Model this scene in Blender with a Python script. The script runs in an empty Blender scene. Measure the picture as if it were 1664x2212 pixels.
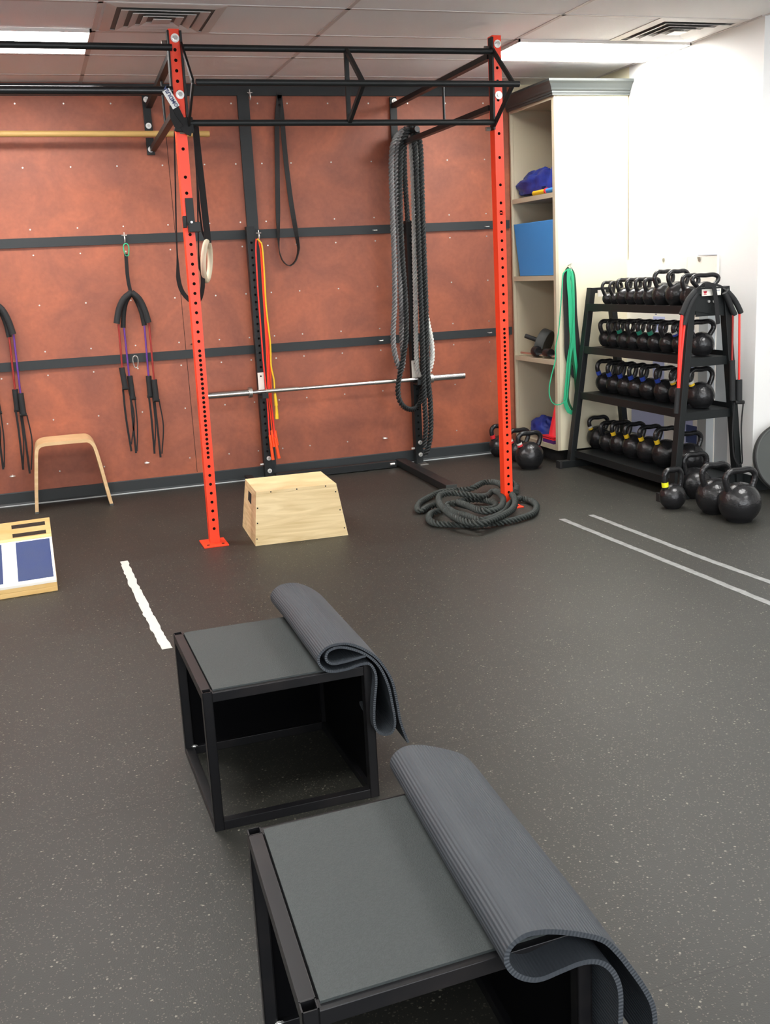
import bpy, math, random
from mathutils import Vector, Matrix, noise
random.seed(7)
R = math.radians
C = bpy.context.scene.collection
scene = bpy.context.scene
# ---------------------------------------------------------------- camera
F_PX, W_PX, H_PX = 2250.7, 1664, 2212
YAW, PITCH, ROLL, EYE = R(17.8887), R(12.9961), R(-2.9577), Vector((0, 0, 1.45))
cy, sy, cp, sp = math.cos(YAW), math.sin(YAW), math.cos(PITCH), math.sin(PITCH)
fw = Vector((sy*cp, cy*cp, -sp)); rt = Vector((cy, -sy, 0)); up = rt.cross(fw)
cr, sr = math.cos(ROLL), math.sin(ROLL)
rt2 = cr*rt + sr*up; up2 = -sr*rt + cr*up
cam = bpy.data.objects.new('camera', bpy.data.cameras.new('camera')); C.objects.link(cam)
cam.matrix_world = Matrix(((rt2.x, up2.x, -fw.x, EYE.x), (rt2.y, up2.y, -fw.y, EYE.y), (rt2.z, up2.z, -fw.z, EYE.z), (0, 0, 0, 1)))
cam.data.sensor_fit = 'HORIZONTAL'; cam.data.sensor_width = 36; cam.data.lens = F_PX/W_PX*36
cam.data.clip_start = .05
scene.camera = cam
# ---------------------------------------------------------------- light
world = bpy.data.worlds.new('world'); scene.world = world; world.use_nodes = True
world.node_tree.nodes['Background'].inputs[0].default_value = (.93, .96, 1, 1)
world.node_tree.nodes['Background'].inputs[1].default_value = 3.6  # daylight that enters through the added front opening
pl_ = bpy.data.lights.new('added_window_portal', 'AREA'); pl_.shape = 'RECTANGLE'; pl_.size = 8.8; pl_.size_y = 1.85; pl_.cycles.is_portal = True
po = bpy.data.objects.new('added_window_portal', pl_); C.objects.link(po); po.location = (1.0, -3.62, 1.525); po.rotation_euler = (R(90), 0, 0)  # portal for the unseen front opening, added to lift the ceiling brightness
LAMP = 15.0
vs = scene.view_settings
vs.view_transform = 'Standard'; vs.look = 'None'; vs.gamma = 1; vs.exposure = 0.95
vs.use_curve_mapping = False

def at(x, y, ax, v):                       # the point seen at photo pixel (x, y) on the plane axis = v
    d = rt2*((x-832)/F_PX) + up2*(-(y-1106)/F_PX) + fw
    return EYE + d*((v-EYE[ax])/d[ax])
def aty(x, y, Y): return at(x, y, 1, Y)
def atz(x, y, z=0): return at(x, y, 2, z)
# ---------------------------------------------------------------- materials
def mat(name, col, rough=.6, metal=0, emit=None, spec=.5, **k):
    m = bpy.data.materials.new(name); m.use_nodes = True
    b = m.node_tree.nodes['Principled BSDF']
    b.inputs['Base Color'].default_value = (*col, 1); b.inputs['Roughness'].default_value = rough
    b.inputs['Metallic'].default_value = metal; b.inputs['Specular IOR Level'].default_value = spec
    if emit:
        b.inputs['Emission Color'].default_value = (*emit[0], 1); b.inputs['Emission Strength'].default_value = emit[1]
    nt = m.node_tree
    if k.get('noise'):                     # (scale, other colour, contrast lo, hi)
        sc, col2, lo, hi = k['noise']
        tc = nt.nodes.new('ShaderNodeTexCoord'); mp = nt.nodes.new('ShaderNodeMapping')
        mp.inputs['Scale'].default_value = k.get('stretch', (1, 1, 1))
        n = nt.nodes.new('ShaderNodeTexNoise'); n.inputs['Scale'].default_value = sc
        n.inputs['Detail'].default_value = k.get('detail', 5); n.inputs['Distortion'].default_value = k.get('dist', 0)
        r = nt.nodes.new('ShaderNodeValToRGB')
        r.color_ramp.elements[0].position = lo; r.color_ramp.elements[0].color = (*col, 1)
        r.color_ramp.elements[1].position = hi; r.color_ramp.elements[1].color = (*col2, 1)
        nt.links.new(tc.outputs['Object'], mp.inputs[0]); nt.links.new(mp.outputs[0], n.inputs[0])
        nt.links.new(n.outputs[0], r.inputs[0]); nt.links.new(r.outputs[0], b.inputs['Base Color'])
    if k.get('bump'):
        sc, st = k['bump']
        tc = nt.nodes.new('ShaderNodeTexCoord')
        n = nt.nodes.new('ShaderNodeTexNoise'); n.inputs['Scale'].default_value = sc
        bp = nt.nodes.new('ShaderNodeBump'); bp.inputs['Strength'].default_value = st; bp.inputs['Distance'].default_value = .01
        nt.links.new(tc.outputs['Object'], n.inputs[0]); nt.links.new(n.outputs[0], bp.inputs['Height']); nt.links.new(bp.outputs[0], b.inputs['Normal'])
    return m
M = {}
M['orange'] = mat('orange_paint', (1.0, .055, .012), .38)
M['black'] = mat('black_steel', (.010, .012, .0125), .45, spec=.35, bump=(300, .05))
M['blackgloss'] = mat('black_steel_worn', (.009, .010, .011), .3, noise=(14, (.04, .04, .04), .55, .9))
M['rail'] = mat('black_rail', (.019, .024, .026), .6)
M['rubber'] = mat('black_rubber', (.013, .013, .013), .65)
M['foam'] = mat('black_foam', (.015, .016, .017), .75, bump=(200, .2))
M['web'] = mat('black_webbing', (.011, .011, .012), .8, bump=(600, .3))
M['chrome'] = mat('chrome', (.75, .74, .72), .22, 1)
M['steel'] = mat('brushed_steel', (.55, .54, .5), .38, 1)
M['zinc'] = mat('zinc', (.8, .79, .76), .35, .7)
M['white'] = mat('white_paint', (.82, .82, .80), .55)
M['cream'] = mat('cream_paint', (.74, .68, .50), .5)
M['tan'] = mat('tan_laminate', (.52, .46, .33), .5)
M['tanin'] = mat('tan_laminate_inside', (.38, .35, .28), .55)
M['crown'] = mat('grey_crown', (.048, .056, .054), .4)
M['iron'] = mat('kettlebell_enamel', (.013, .013, .014), .27, bump=(60, .25))
M['whitetape'] = mat('white_tape', (.62, .62, .57), .5)
M['greytape'] = mat('grey_tape', (.20, .205, .20), .6, noise=(25, (.28, .285, .28), .4, .7))
M['blue'] = mat('blue_fabric', (.006, .015, .16), .55, noise=(9, (.02, .06, .42), .35, .7))
M['bluefoam'] = mat('blue_foam', (.05, .27, .66), .7)
M['bluefoam2'] = mat('dark_blue_foam', (.02, .08, .26), .7)
M['bluepad'] = mat('blue_grip', (.012, .035, .14), .6, noise=(8, (.02, .042, .13), .4, .7), bump=(400, .2))
M['cone'] = mat('red_cone', (.9, .03, .045), .45)
M['purple'] = mat('purple_plastic', (.08, .015, .15), .45)
M['yellow'] = mat('yellow_plastic', (.85, .55, .02), .45)
M['yelpole'] = mat('yellow_pole', (.55, .36, .12), .45)
M['green'] = mat('green_latex', (.03, .45, .22), .55)
M['dkgreen'] = mat('dark_green_latex', (.008, .10, .04), .55)
M['redtube'] = mat('red_latex', (.95, .045, .03), .4)
M['dkred'] = mat('dark_red_latex', (.30, .02, .015), .4)
M['violet'] = mat('violet_latex', (.12, .03, .25), .4)
M['orangecord'] = mat('orange_cord', (.95, .09, .015), .4)
M['darkgrey'] = mat('dark_grey_rubber', (.06, .066, .062), .6)
M['lav'] = mat('lavender_board', (.52, .56, .80), .5)
M['greyboard'] = mat('grey_board', (.42, .45, .46), .5)
M['ink'] = mat('ink', (.04, .06, .16), .6)
M['redink'] = mat('red_ink', (.5, .01, .03), .5)
M['ceil'] = mat('ceiling_tile', (.88, .88, .88), .9, bump=(250, .15))
M['tbar'] = mat('ceiling_tbar', (.66, .62, .60), .6)
M['vent'] = mat('vent_metal', (.66, .63, .60), .5)
M['ventdark'] = mat('vent_dark', (.22, .21, .20), .8)
M['inside'] = mat('shade_dark_tube_inside', (.02, .008, .006), .9)  # near-black colour stands in for the shade inside the hollow posts
M['diff'] = mat('light_diffuser', (.9, .9, .9), .5, emit=((1, .985, .96), LAMP))
M['ropeb'] = mat('black_rope', (.020, .023, .023), .7, bump=(500, .08))
M['ropec'] = mat('dark_rope', (.030, .036, .032), .7, bump=(500, .08))
M['ropeg'] = mat('grey_rope', (.20, .20, .20), .85, bump=(500, .3))
M['ropew'] = mat('white_rope', (.72, .72, .68), .85, bump=(500, .3))
M['wood'] = mat('bent_birch', (.62, .40, .19), .45, noise=(6, (.72, .50, .27), .3, .7), stretch=(1, 1, 8))
M['wood2'] = mat('birch_board', (.70, .42, .13), .45, noise=(5, (.80, .54, .22), .3, .7), stretch=(1, 6, 6))
M['ringwood'] = mat('ring_wood', (.66, .58, .42), .5)
M['ply'] = mat('plywood', (.62, .45, .22), .6, noise=(3, (.80, .63, .36), .35, .65), stretch=(.8, 1, 9), dist=1.2)
M['whiteply'] = mat('white_lacquer', (.85, .82, .74), .35)
M['hole'] = mat('dark_hole', (.006, .006, .006), .9)
M['pad'] = mat('grey_rubber_pad', (.025, .031, .031), .62, noise=(180, (.031, .038, .037), .4, .6), bump=(350, .15))
M['boxsteel'] = mat('box_black_steel', (.006, .006, .007), .38, spec=.35, noise=(10, (.014, .012, .012), .5, .8))
M['boxpanel'] = mat('box_black_panel', (.002, .002, .0025), .8, spec=.05)
M['weld'] = mat('bare_weld', (.6, .6, .58), .35, .8)

def floor_mat():
    m = mat('speckled_rubber_floor', (.03, .03, .027), .5); nt = m.node_tree; b = nt.nodes['Principled BSDF']
    L = nt.links.new
    geo = nt.nodes.new('ShaderNodeNewGeometry')
    n1 = nt.nodes.new('ShaderNodeTexNoise'); n1.inputs['Scale'].default_value = .9; n1.inputs['Detail'].default_value = 6
    L(geo.outputs['Position'], n1.inputs[0])
    r = nt.nodes.new('ShaderNodeValToRGB'); r.color_ramp.elements[0].position = .3; r.color_ramp.elements[1].position = .7
    r.color_ramp.elements[0].color = (.0165, .0165, .0135, 1); r.color_ramp.elements[1].color = (.0235, .0232, .0188, 1)
    L(n1.outputs[0], r.inputs[0]); col = r.outputs[0]
    n2 = nt.nodes.new('ShaderNodeTexNoise'); n2.inputs['Scale'].default_value = 260; n2.inputs['Detail'].default_value = 3
    L(geo.outputs['Position'], n2.inputs[0])
    for i, (sc, thr, size, c, st) in enumerate(((95, .90, .24, (.10, .095, .072, 1), (1, 1.5, 1)), (150, .85, .28, (.075, .067, .05, 1), (1.5, 1, 1)), (60, .96, .17, (.19, .18, .14, 1), (1, 1, 1)))):
        mp = nt.nodes.new('ShaderNodeMapping'); mp.inputs['Scale'].default_value = st; mp.inputs['Rotation'].default_value = (0, 0, i*1.1+.4)
        L(geo.outputs['Position'], mp.inputs[0])
        nn = nt.nodes.new('ShaderNodeTexNoise'); nn.inputs['Scale'].default_value = 120
        L(mp.outputs[0], nn.inputs[0])
        mx = nt.nodes.new('ShaderNodeVectorMath'); mx.operation = 'MULTIPLY_ADD'; mx.inputs[1].default_value = (.006, .006, .006)
        L(nn.outputs['Color'], mx.inputs[0]); L(mp.outputs[0], mx.inputs[2])
        v = nt.nodes.new('ShaderNodeTexVoronoi'); v.inputs['Scale'].default_value = sc; v.voronoi_dimensions = '2D'
        L(mx.outputs[0], v.inputs['Vector'])
        sep = nt.nodes.new('ShaderNodeSeparateColor'); L(v.outputs['Color'], sep.inputs[0])
        g = nt.nodes.new('ShaderNodeMath'); g.operation = 'GREATER_THAN'; g.inputs[1].default_value = thr; L(sep.outputs[0], g.inputs[0])
        l = nt.nodes.new('ShaderNodeMath'); l.operation = 'LESS_THAN'; l.inputs[1].default_value = size; L(v.outputs['Distance'], l.inputs[0])
        a = nt.nodes.new('ShaderNodeMath'); a.operation = 'MULTIPLY'; L(g.outputs[0], a.inputs[0]); L(l.outputs[0], a.inputs[1])
        mix = nt.nodes.new('ShaderNodeMix'); mix.data_type = 'RGBA'
        L(a.outputs[0], mix.inputs['Factor']); L(col, mix.inputs['A']); mix.inputs['B'].default_value = c
        col = mix.outputs['Result']
    sx = nt.nodes.new('ShaderNodeSeparateXYZ'); L(geo.outputs['Position'], sx.inputs[0])
    m1 = nt.nodes.new('ShaderNodeMath'); m1.operation = 'SUBTRACT'; m1.inputs[1].default_value = 2.82; L(sx.outputs[1], m1.inputs[0])
    m2 = nt.nodes.new('ShaderNodeMath'); m2.operation = 'PINGPONG'; m2.inputs[1].default_value = .61; L(m1.outputs[0], m2.inputs[0])
    m3 = nt.nodes.new('ShaderNodeMath'); m3.operation = 'LESS_THAN'; m3.inputs[1].default_value = .0016; L(m2.outputs[0], m3.inputs[0])
    mix = nt.nodes.new('ShaderNodeMix'); mix.data_type = 'RGBA'
    L(m3.outputs[0], mix.inputs['Factor']); L(col, mix.inputs['A']); mix.inputs['B'].default_value = (.011, .010, .008, 1); col = mix.outputs['Result']
    L(col, b.inputs['Base Color'])
    bp = nt.nodes.new('ShaderNodeBump'); bp.inputs['Strength'].default_value = .25; bp.inputs['Distance'].default_value = .002
    L(n2.outputs[0], bp.inputs['Height']); L(bp.outputs[0], b.inputs['Normal'])
    rr = nt.nodes.new('ShaderNodeMapRange'); rr.inputs['To Min'].default_value = .42; rr.inputs['To Max'].default_value = .62
    L(n1.outputs[0], rr.inputs['Value']); L(rr.outputs[0], b.inputs['Roughness'])
    return m
M['floor'] = floor_mat()
def wall_mat():
    m = mat('rust_laminate', (.4, .13, .08), .5); nt = m.node_tree; b = nt.nodes['Principled BSDF']; L = nt.links.new
    geo = nt.nodes.new('ShaderNodeNewGeometry')
    n1 = nt.nodes.new('ShaderNodeTexNoise'); n1.inputs['Scale'].default_value = 2.6; n1.inputs['Detail'].default_value = 8; n1.inputs['Roughness'].default_value = .62; n1.inputs['Distortion'].default_value = .6
    L(geo.outputs['Position'], n1.inputs[0])
    r = nt.nodes.new('ShaderNodeValToRGB'); e = r.color_ramp.elements
    e[0].position = .32; e[0].color = (.25, .074, .042, 1); e[1].position = .66; e[1].color = (.42, .118, .056, 1)
    x = e.new(.5); x.color = (.33, .096, .050, 1)
    L(n1.outputs[0], r.inputs[0])
    n2 = nt.nodes.new('ShaderNodeTexNoise'); n2.inputs['Scale'].default_value = 45; n2.inputs['Detail'].default_value = 6
    L(geo.outputs['Position'], n2.inputs[0])
    mr = nt.nodes.new('ShaderNodeMapRange'); mr.inputs['From Min'].default_value = .3; mr.inputs['From Max'].default_value = .7; mr.inputs['To Min'].default_value = .93; mr.inputs['To Max'].default_value = 1.06
    L(n2.outputs[0], mr.inputs['Value'])
    mx = nt.nodes.new('ShaderNodeVectorMath'); mx.operation = 'SCALE'; L(r.outputs[0], mx.inputs[0]); L(mr.outputs[0], mx.inputs['Scale'])
    L(mx.outputs[0], b.inputs['Base Color'])
    return m
M['rust'] = wall_mat()
def ribbed(name, col, col2, rib, st):
    m = mat(name, col, .6); nt = m.node_tree; b = nt.nodes['Principled BSDF']; L = nt.links.new
    uv = nt.nodes.new('ShaderNodeUVMap'); uv.uv_map = 'UVMap'
    sep = nt.nodes.new('ShaderNodeSeparateXYZ'); L(uv.outputs[0], sep.inputs[0])
    mu = nt.nodes.new('ShaderNodeMath'); mu.operation = 'MULTIPLY'; mu.inputs[1].default_value = 2*math.pi/rib; L(sep.outputs[0], mu.inputs[0])
    s = nt.nodes.new('ShaderNodeMath'); s.operation = 'SINE'; L(mu.outputs[0], s.inputs[0])
    bp = nt.nodes.new('ShaderNodeBump'); bp.inputs['Strength'].default_value = st; bp.inputs['Distance'].default_value = .0015
    L(s.outputs[0], bp.inputs['Height']); L(bp.outputs[0], b.inputs['Normal'])
    tc = nt.nodes.new('ShaderNodeTexCoord'); n = nt.nodes.new('ShaderNodeTexNoise'); n.inputs['Scale'].default_value = 9; n.inputs['Detail'].default_value = 8
    L(tc.outputs['Object'], n.inputs[0])
    r = nt.nodes.new('ShaderNodeValToRGB'); r.color_ramp.elements[0].position = .35; r.color_ramp.elements[1].position = .65
    r.color_ramp.elements[0].color = (*col, 1); r.color_ramp.elements[1].color = (*col2, 1)
    L(n.outputs[0], r.inputs[0]); L(r.outputs[0], b.inputs['Base Color'])
    return m
M['mat'] = ribbed('ribbed_grey_foam', (.031, .037, .045), (.036, .043, .051), .0062, .35)
M['matin'] = ribbed('ribbed_blue_foam', (.028, .040, .10), (.03, .044, .11), .0062, .5)
# ---------------------------------------------------------------- mesh builder
class MB:
    def __init__(s): s.v = []; s.f = []; s.uv = {}; s.mi = []; s.smooth = False
    def add(s, vs, fs, mi=0):
        o = len(s.v); s.v += [Vector(p) for p in vs]; s.f += [tuple(i+o for i in f) for f in fs]; s.mi += [mi]*len(fs); return s
    def box(s, a, b, M4=None, mi=0):
        x0, y0, z0 = a; x1, y1, z1 = b
        p = [Vector(q) for q in ((x0,y0,z0),(x1,y0,z0),(x1,y1,z0),(x0,y1,z0),(x0,y0,z1),(x1,y0,z1),(x1,y1,z1),(x0,y1,z1))]
        if M4: p = [M4 @ q for q in p]
        return s.add(p, [(0,3,2,1),(4,5,6,7),(0,1,5,4),(1,2,6,5),(2,3,7,6),(3,0,4,7)], mi)
    def hexa(s, p, mi=0):
        return s.add(p, [(0,3,2,1),(4,5,6,7),(0,1,5,4),(1,2,6,5),(2,3,7,6),(3,0,4,7)], mi)
    def bar(s, a, b, w, d, side=(0, 0, 1), mi=0):   # rectangular bar; w across 'side x dir', d along side
        a, b = Vector(a), Vector(b); t = (b-a).normalized(); sd = Vector(side); u = t.cross(sd).normalized(); v = u.cross(t).normalized()
        p = [q + u*i*w/2 + v*j*d/2 for q in (a, b) for i, j in ((-1,-1),(1,-1),(1,1),(-1,1))]
        return s.add(p, [(0,1,2,3),(7,6,5,4),(0,4,5,1),(1,5,6,2),(2,6,7,3),(3,7,4,0)], mi)
    def tube(s, pts, r, n=12, cap=True, closed=False, rs=None, prof=None, mi=0, twist=0):
        pts = [Vector(p) for p in pts]; N = len(pts); T = []
        for i in range(N):
            a = pts[(i-1) % N] if closed or i else pts[i]; b = pts[(i+1) % N] if closed or i < N-1 else pts[i]
            T.append((b-a).normalized())
        u = T[0].orthogonal().normalized()
        if abs(T[0].z) < .9: u = T[0].cross(Vector((0, 0, 1))).normalized()
        rings = []
        for i in range(N):
            if i:
                u = (u - T[i]*u.dot(T[i])).normalized()
            w = T[i].cross(u)
            ri = rs[i] if rs else r
            ring = []
            for k in range(n):
                th = 2*math.pi*k/n
                q = ri*(prof(i, th) if prof else 1)
                ph = th+twist*i
                ring.append(pts[i] + u*math.cos(ph)*q + w*math.sin(ph)*q)
            rings.append(ring)
        vs_ = [p for g in rings for p in g]; fs = []
        for i in range(N if closed else N-1):
            j = (i+1) % N
            for k in range(n):
                k2 = (k+1) % n
                fs.append((i*n+k, i*n+k2, j*n+k2, j*n+k))
        if cap and not closed:
            fs.append(tuple(range(n-1, -1, -1))); fs.append(tuple((N-1)*n+k for k in range(n)))
        s.smooth = True
        return s.add(vs_, fs, mi)
    def cyl(s, a, b, r, n=20, r2=None, mi=0):
        return s.tube([a, b], r, n, rs=[r, r2 if r2 is not None else r], mi=mi)
    def lathe(s, prof, c=(0, 0, 0), n=28, M4=None, mi=0):   # prof (r, z)
        c = Vector(c); vs_ = []; fs = []
        for r, z in prof:
            for k in range(n):
                th = 2*math.pi*k/n; p = Vector((r*math.cos(th), r*math.sin(th), z))
                vs_.append((M4 @ p if M4 else p) + c)
        for i in range(len(prof)-1):
            for k in range(n):
                k2 = (k+1) % n; fs.append((i*n+k, i*n+k2, (i+1)*n+k2, (i+1)*n+k))
        fs.append(tuple(range(n-1, -1, -1))); fs.append(tuple((len(prof)-1)*n+k for k in range(n)))
        s.smooth = True
        return s.add(vs_, fs, mi)
    def prism(s, poly, d0, d1, fn, mi=0):            # poly of (a, b), fn(a, b, d) -> point
        n = len(poly); vs_ = [fn(a, b, d0) for a, b in poly] + [fn(a, b, d1) for a, b in poly]
        fs = [tuple(range(n)), tuple(range(2*n-1, n-1, -1))] + [(i, i+n, (i+1) % n+n, (i+1) % n) for i in range(n)]
        return s.add(vs_, fs, mi)
    def ribbon(s, pts, w, th=.003, twist=None, nrm=(0, 1, 0), mi=0):
        pts = [Vector(p) for p in pts]; N = len(pts); vs_ = []
        for i in range(N):
            t = (pts[min(i+1, N-1)] - pts[max(i-1, 0)]).normalized()
            n_ = Vector(nrm); n_ = (n_ - t*n_.dot(t)).normalized(); sd = t.cross(n_)
            tw = twist[i] if twist else 0
            a = sd*math.cos(tw) + n_*math.sin(tw); b = t.cross(a)
            wi = w[i] if isinstance(w, (list, tuple)) else w
            for x, y in ((-1,-1),(1,-1),(1,1),(-1,1)): vs_.append(pts[i] + a*x*wi/2 + b*y*th/2)
        fs = [(0,1,2,3), tuple((N-1)*4+k for k in (3,2,1,0))]
        for i in range(N-1):
            for k in range(4): fs.append((i*4+k, i*4+(k+1) % 4, (i+1)*4+(k+1) % 4, (i+1)*4+k))
        return s.add(vs_, fs, mi)
def spline(pts, step=.02, closed=False):
    pts = [Vector(p) for p in pts]; out = []; n = len(pts)
    rng = range(n) if closed else range(n-1)
    for i in rng:
        p1, p2 = pts[i], pts[(i+1) % n]
        p0 = pts[i-1] if (i or closed) else p1*2-p2
        p3 = pts[(i+2) % n] if (i+2 < n or closed) else p2*2-p1
        m = max(1, int((p2-p1).length/step))
        for k in range(m):
            t = k/m; out.append(.5*((2*p1)+(p2-p0)*t+(2*p0-5*p1+4*p2-p3)*t*t+(3*p1-p0-3*p2+p3)*t**3))
    if not closed: out.append(pts[-1])
    return out
def resample(pts, step):
    out = [pts[0]]; acc = 0
    for a, b in zip(pts, pts[1:]):
        L = (b-a).length
        while acc + L >= step and L > 1e-9:
            a = a + (b-a)*((step-acc)/L); out.append(a); L = (b-a).length; acc = 0
        acc += L
    return out
def rope_mb(path, r, pitch=None, mb=None):
    pitch = pitch or r*3.9
    p = resample(spline(path, .01), pitch/16); mb = mb or MB()
    def prof(i, th):                       # three round strands laid together
        d = (th % (2*math.pi/3)) - math.pi/3
        return max(.36, .54*math.cos(d) + math.sqrt(max(0, .46**2 - (.54*math.sin(d))**2)))
    return mb.tube(p, r*1.04, 18, prof=prof, twist=2*math.pi/16)
# ---------------------------------------------------------------- object makers
def mesh_obj(name, mb, mt, loc=None, parent=None, bevel=0):
    me = bpy.data.meshes.new(name)
    if loc is None:
        xs = [v.x for v in mb.v]; ys = [v.y for v in mb.v]; zs = [v.z for v in mb.v]
        loc = Vector(((min(xs)+max(xs))/2, (min(ys)+max(ys))/2, min(zs)))
    loc = Vector(loc)
    me.from_pydata([v-loc for v in mb.v], [], mb.f)
    mts = mt if isinstance(mt, (list, tuple)) else [mt]
    for q in mts: me.materials.append(M[q] if isinstance(q, str) else q)
    for i, p in enumerate(me.polygons):
        p.material_index = mb.mi[i]; p.use_smooth = mb.smooth
    if mb.smooth:
        try: me.set_sharp_from_angle(angle=R(38))
        except Exception: pass
    o = bpy.data.objects.new(name, me); C.objects.link(o)
    if parent is not None: o.parent = parent
    else: o.location = loc
    if bevel:
        b = o.modifiers.new('bevel', 'BEVEL'); b.width = bevel; b.segments = 2; b.limit_method = 'ANGLE'; b.angle_limit = R(40)
    return o
def world_loc(o):
    v = Vector((0, 0, 0))
    while o is not None: v += o.location; o = o.parent
    return v
def thing(name, label, cat, loc, group=None):
    o = bpy.data.objects.new(name, None); C.objects.link(o); o.location = loc; o.empty_display_size = .05
    o['label'] = label; o['category'] = cat
    if group: o['group'] = group
    return o
def part(name, mb, mt, parent, label=None, bevel=0):
    o = mesh_obj(name, mb, mt, loc=world_loc(parent), parent=parent, bevel=bevel)
    if label: o['label'] = label
    return o
def solo(name, mb, mt, label, cat, group=None, bevel=0):
    o = mesh_obj(name, mb, mt, bevel=bevel); o['label'] = label; o['category'] = cat
    if group: o['group'] = group
    return o
def struct(name, mb, mt, bevel=0):
    o = mesh_obj(name, mb, mt, bevel=bevel); o['kind'] = 'structure'; return o
def dup(root, loc, label=None):
    r = root.copy(); C.objects.link(r); r.location = loc
    if label: r['label'] = label
    for ch in root.children:
        c = ch.copy(); C.objects.link(c); c.parent = r
        for g in ch.children:
            d = g.copy(); C.objects.link(d); d.parent = c
    return r
# ================================================================ THE ROOM
HC, YW, XR, XL, YB, YJ, XF = 2.75, 7.50, 4.127, -4.377, -3.6, 5.33, 6.4
struct('floor', MB().box((XL-.2, YB-.2, -.1), (XF+.2, YW+.2, 0)), 'floor')
struct('ceiling', MB().box((XL-.2, YB-.2, HC), (XF+.2, YW+.2, HC+.1)), 'ceil')
wb = struct('wall_back', MB().box((XL, YW, 0), (3.58, YW+.15, HC)), 'rust')
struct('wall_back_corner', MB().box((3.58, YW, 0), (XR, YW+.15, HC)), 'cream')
struct('wall_right', MB().box((XR, YJ, 0), (XR+.2, 6.765, HC)), 'white')
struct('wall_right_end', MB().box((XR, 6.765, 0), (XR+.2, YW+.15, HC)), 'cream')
struct('wall_right_return', MB().box((XR+.2, YJ, 0), (XF, YJ+.2, HC)), 'white')
struct('wall_right_front', MB().box((XF, YB, 0), (XF+.15, YJ+.2, HC)), 'white')
struct('wall_left', MB().box((XL-.15, YB, 0), (XL, YW+.15, HC)), 'white')
struct('wall_front', MB().box((XL, YB-.15, 0), (XF, YB, .6)).box((XL, YB-.15, 2.45), (XF, YB, HC)).box((XL, YB-.15, .6), (-3.4, YB, 2.45)).box((5.4, YB-.15, .6), (XF, YB, 2.45)), 'white')
m = MB()
for x in (-3.4, -.5, 2.4, 5.35): m.box((x, YB-.1, .6), (x+.05, YB-.04, 2.45))
m.box((-3.4, YB-.1, .6), (5.4, YB-.04, .65)).box((-3.4, YB-.1, 2.4), (5.4, YB-.04, 2.45)); struct('added_window_1', m, 'black')  # unseen window frame, added with its opening to let in fill daylight
# screws of the laminate panels, in their even grid
sc_me = None
for x in (-.24, .06, .362, .662, .963, 1.249, 1.466, 1.650, 1.859, 2.152, 2.453, 2.75, 3.043, 3.343):
    for z in (2.62, 2.225, 1.835, 1.670, 1.343, 1.035, .875, .57, .21):
        if 1.25 > x > .7 and z > 2.5: continue
        if sc_me is None:
            o = part('screw', MB().cyl((x, YW+.001, z), (x, YW-.003, z), .0052, 10), 'steel', wb); sc_me = (o, x, z); continue
        c = sc_me[0].copy(); C.objects.link(c); c.parent = wb; c.location = (x-sc_me[1], 0, z-sc_me[2])
# panel seam
part('seam', MB().box((1.005, YW-.0008, .1), (1.008, YW+.001, 2.67)), 'hole', wb)
for i, (a, b) in enumerate((((XL, YW-.018, 2.668), (3.53, YW, 2.742)), ((XL, YW-.018, 1.720), (3.53, YW, 1.781)), ((XL, YW-.018, .920), (3.53, YW, .980)), ((1.508, YW-.022, .09), (1.588, YW-.0005, 2.668)))):
    struct('trim_%d' % (i+1), MB().box(a, b), 'rail')
mb = MB().prism([(0, 0), (-.022, 0), (-.016, .012), (-.009, .02), (-.007, .088), (-.003, .094), (0, .094)], XL, 3.53, lambda a, b, d: (d, YW+a, b))
struct('baseboard_back', mb, 'rail')
struct('trim_6', MB().tube([(XL, YW-.022, .004), (3.5, YW-.022, .004)], .005, 8), 'greyboard')
struct('baseboard_right', MB().box((XR-.008, YJ-.008, 0), (XR, 6.765, .1)), 'rail')
struct('baseboard_right_return', MB().box((XR-.008, YJ-.008, 0), (XF, YJ, .1)), 'rail')
# ceiling grid
mb = MB()
gx = [.483+1.2157*k for k in range(-3, 5)]; gy = [6.04+.5985*k for k in range(-16, 3)]
for x in gx: mb.box((x-.012, YB, HC-.003), (x+.012, YW, HC))
for y in gy: mb.box((XL, y-.012, HC-.003), (XF, y+.012, HC))
mb.box((XR-.02, YJ, HC-.006), (XR, YW, HC)); struct('trim_7', mb, 'tbar')
# troffers
def troffer(x0, y0, label):
    t = thing('ceiling_light', label, 'ceiling light', (x0+.6, y0+.27, HC-.03), 'recessed fluorescent ceiling lights')
    x1, y1 = x0+1.19, y0+.55; z0 = HC-.018
    m = MB()
    for a, b in (((x0, y0), (x1, y0+.01)), ((x0, y1-.01), (x1, y1)), ((x0, y0), (x0+.01, y1)), ((x1-.01, y0), (x1, y1))): m.box((*a, z0), (*b, HC-.001))
    part('frame', m, 'vent', t)
    part('diffuser', MB().box((x0+.01, y0+.01, z0+.004), (x1-.01, y1-.01, HC-.001)), 'diff', t)
X0 = gx[3]-1.2157
troffer(-.7327+.013, 5.985, 'bright recessed ceiling light at the left edge, above the black bars')
troffer(2.914+.013, 6.02, 'bright recessed ceiling light above the cabinet, behind the right orange post')
for x, y, lb in ((-3.164, 6.04, 'recessed ceiling light over the left part of the rust wall, outside the picture'), (-.7327, 3.646, 'recessed ceiling light over the room middle, left row'), (2.914, 3.646, 'recessed ceiling light over the room middle, right row'), (-.7327, 1.252, 'recessed ceiling light over the camera, left row'), (2.914, 1.252, 'recessed ceiling light over the camera, right row'), (-.7327, -1.741, 'recessed ceiling light at the room front, left row'), (2.914, -1.741, 'recessed ceiling light at the room front, right row')):
    troffer(x+.013, y+.012, lb)
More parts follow.
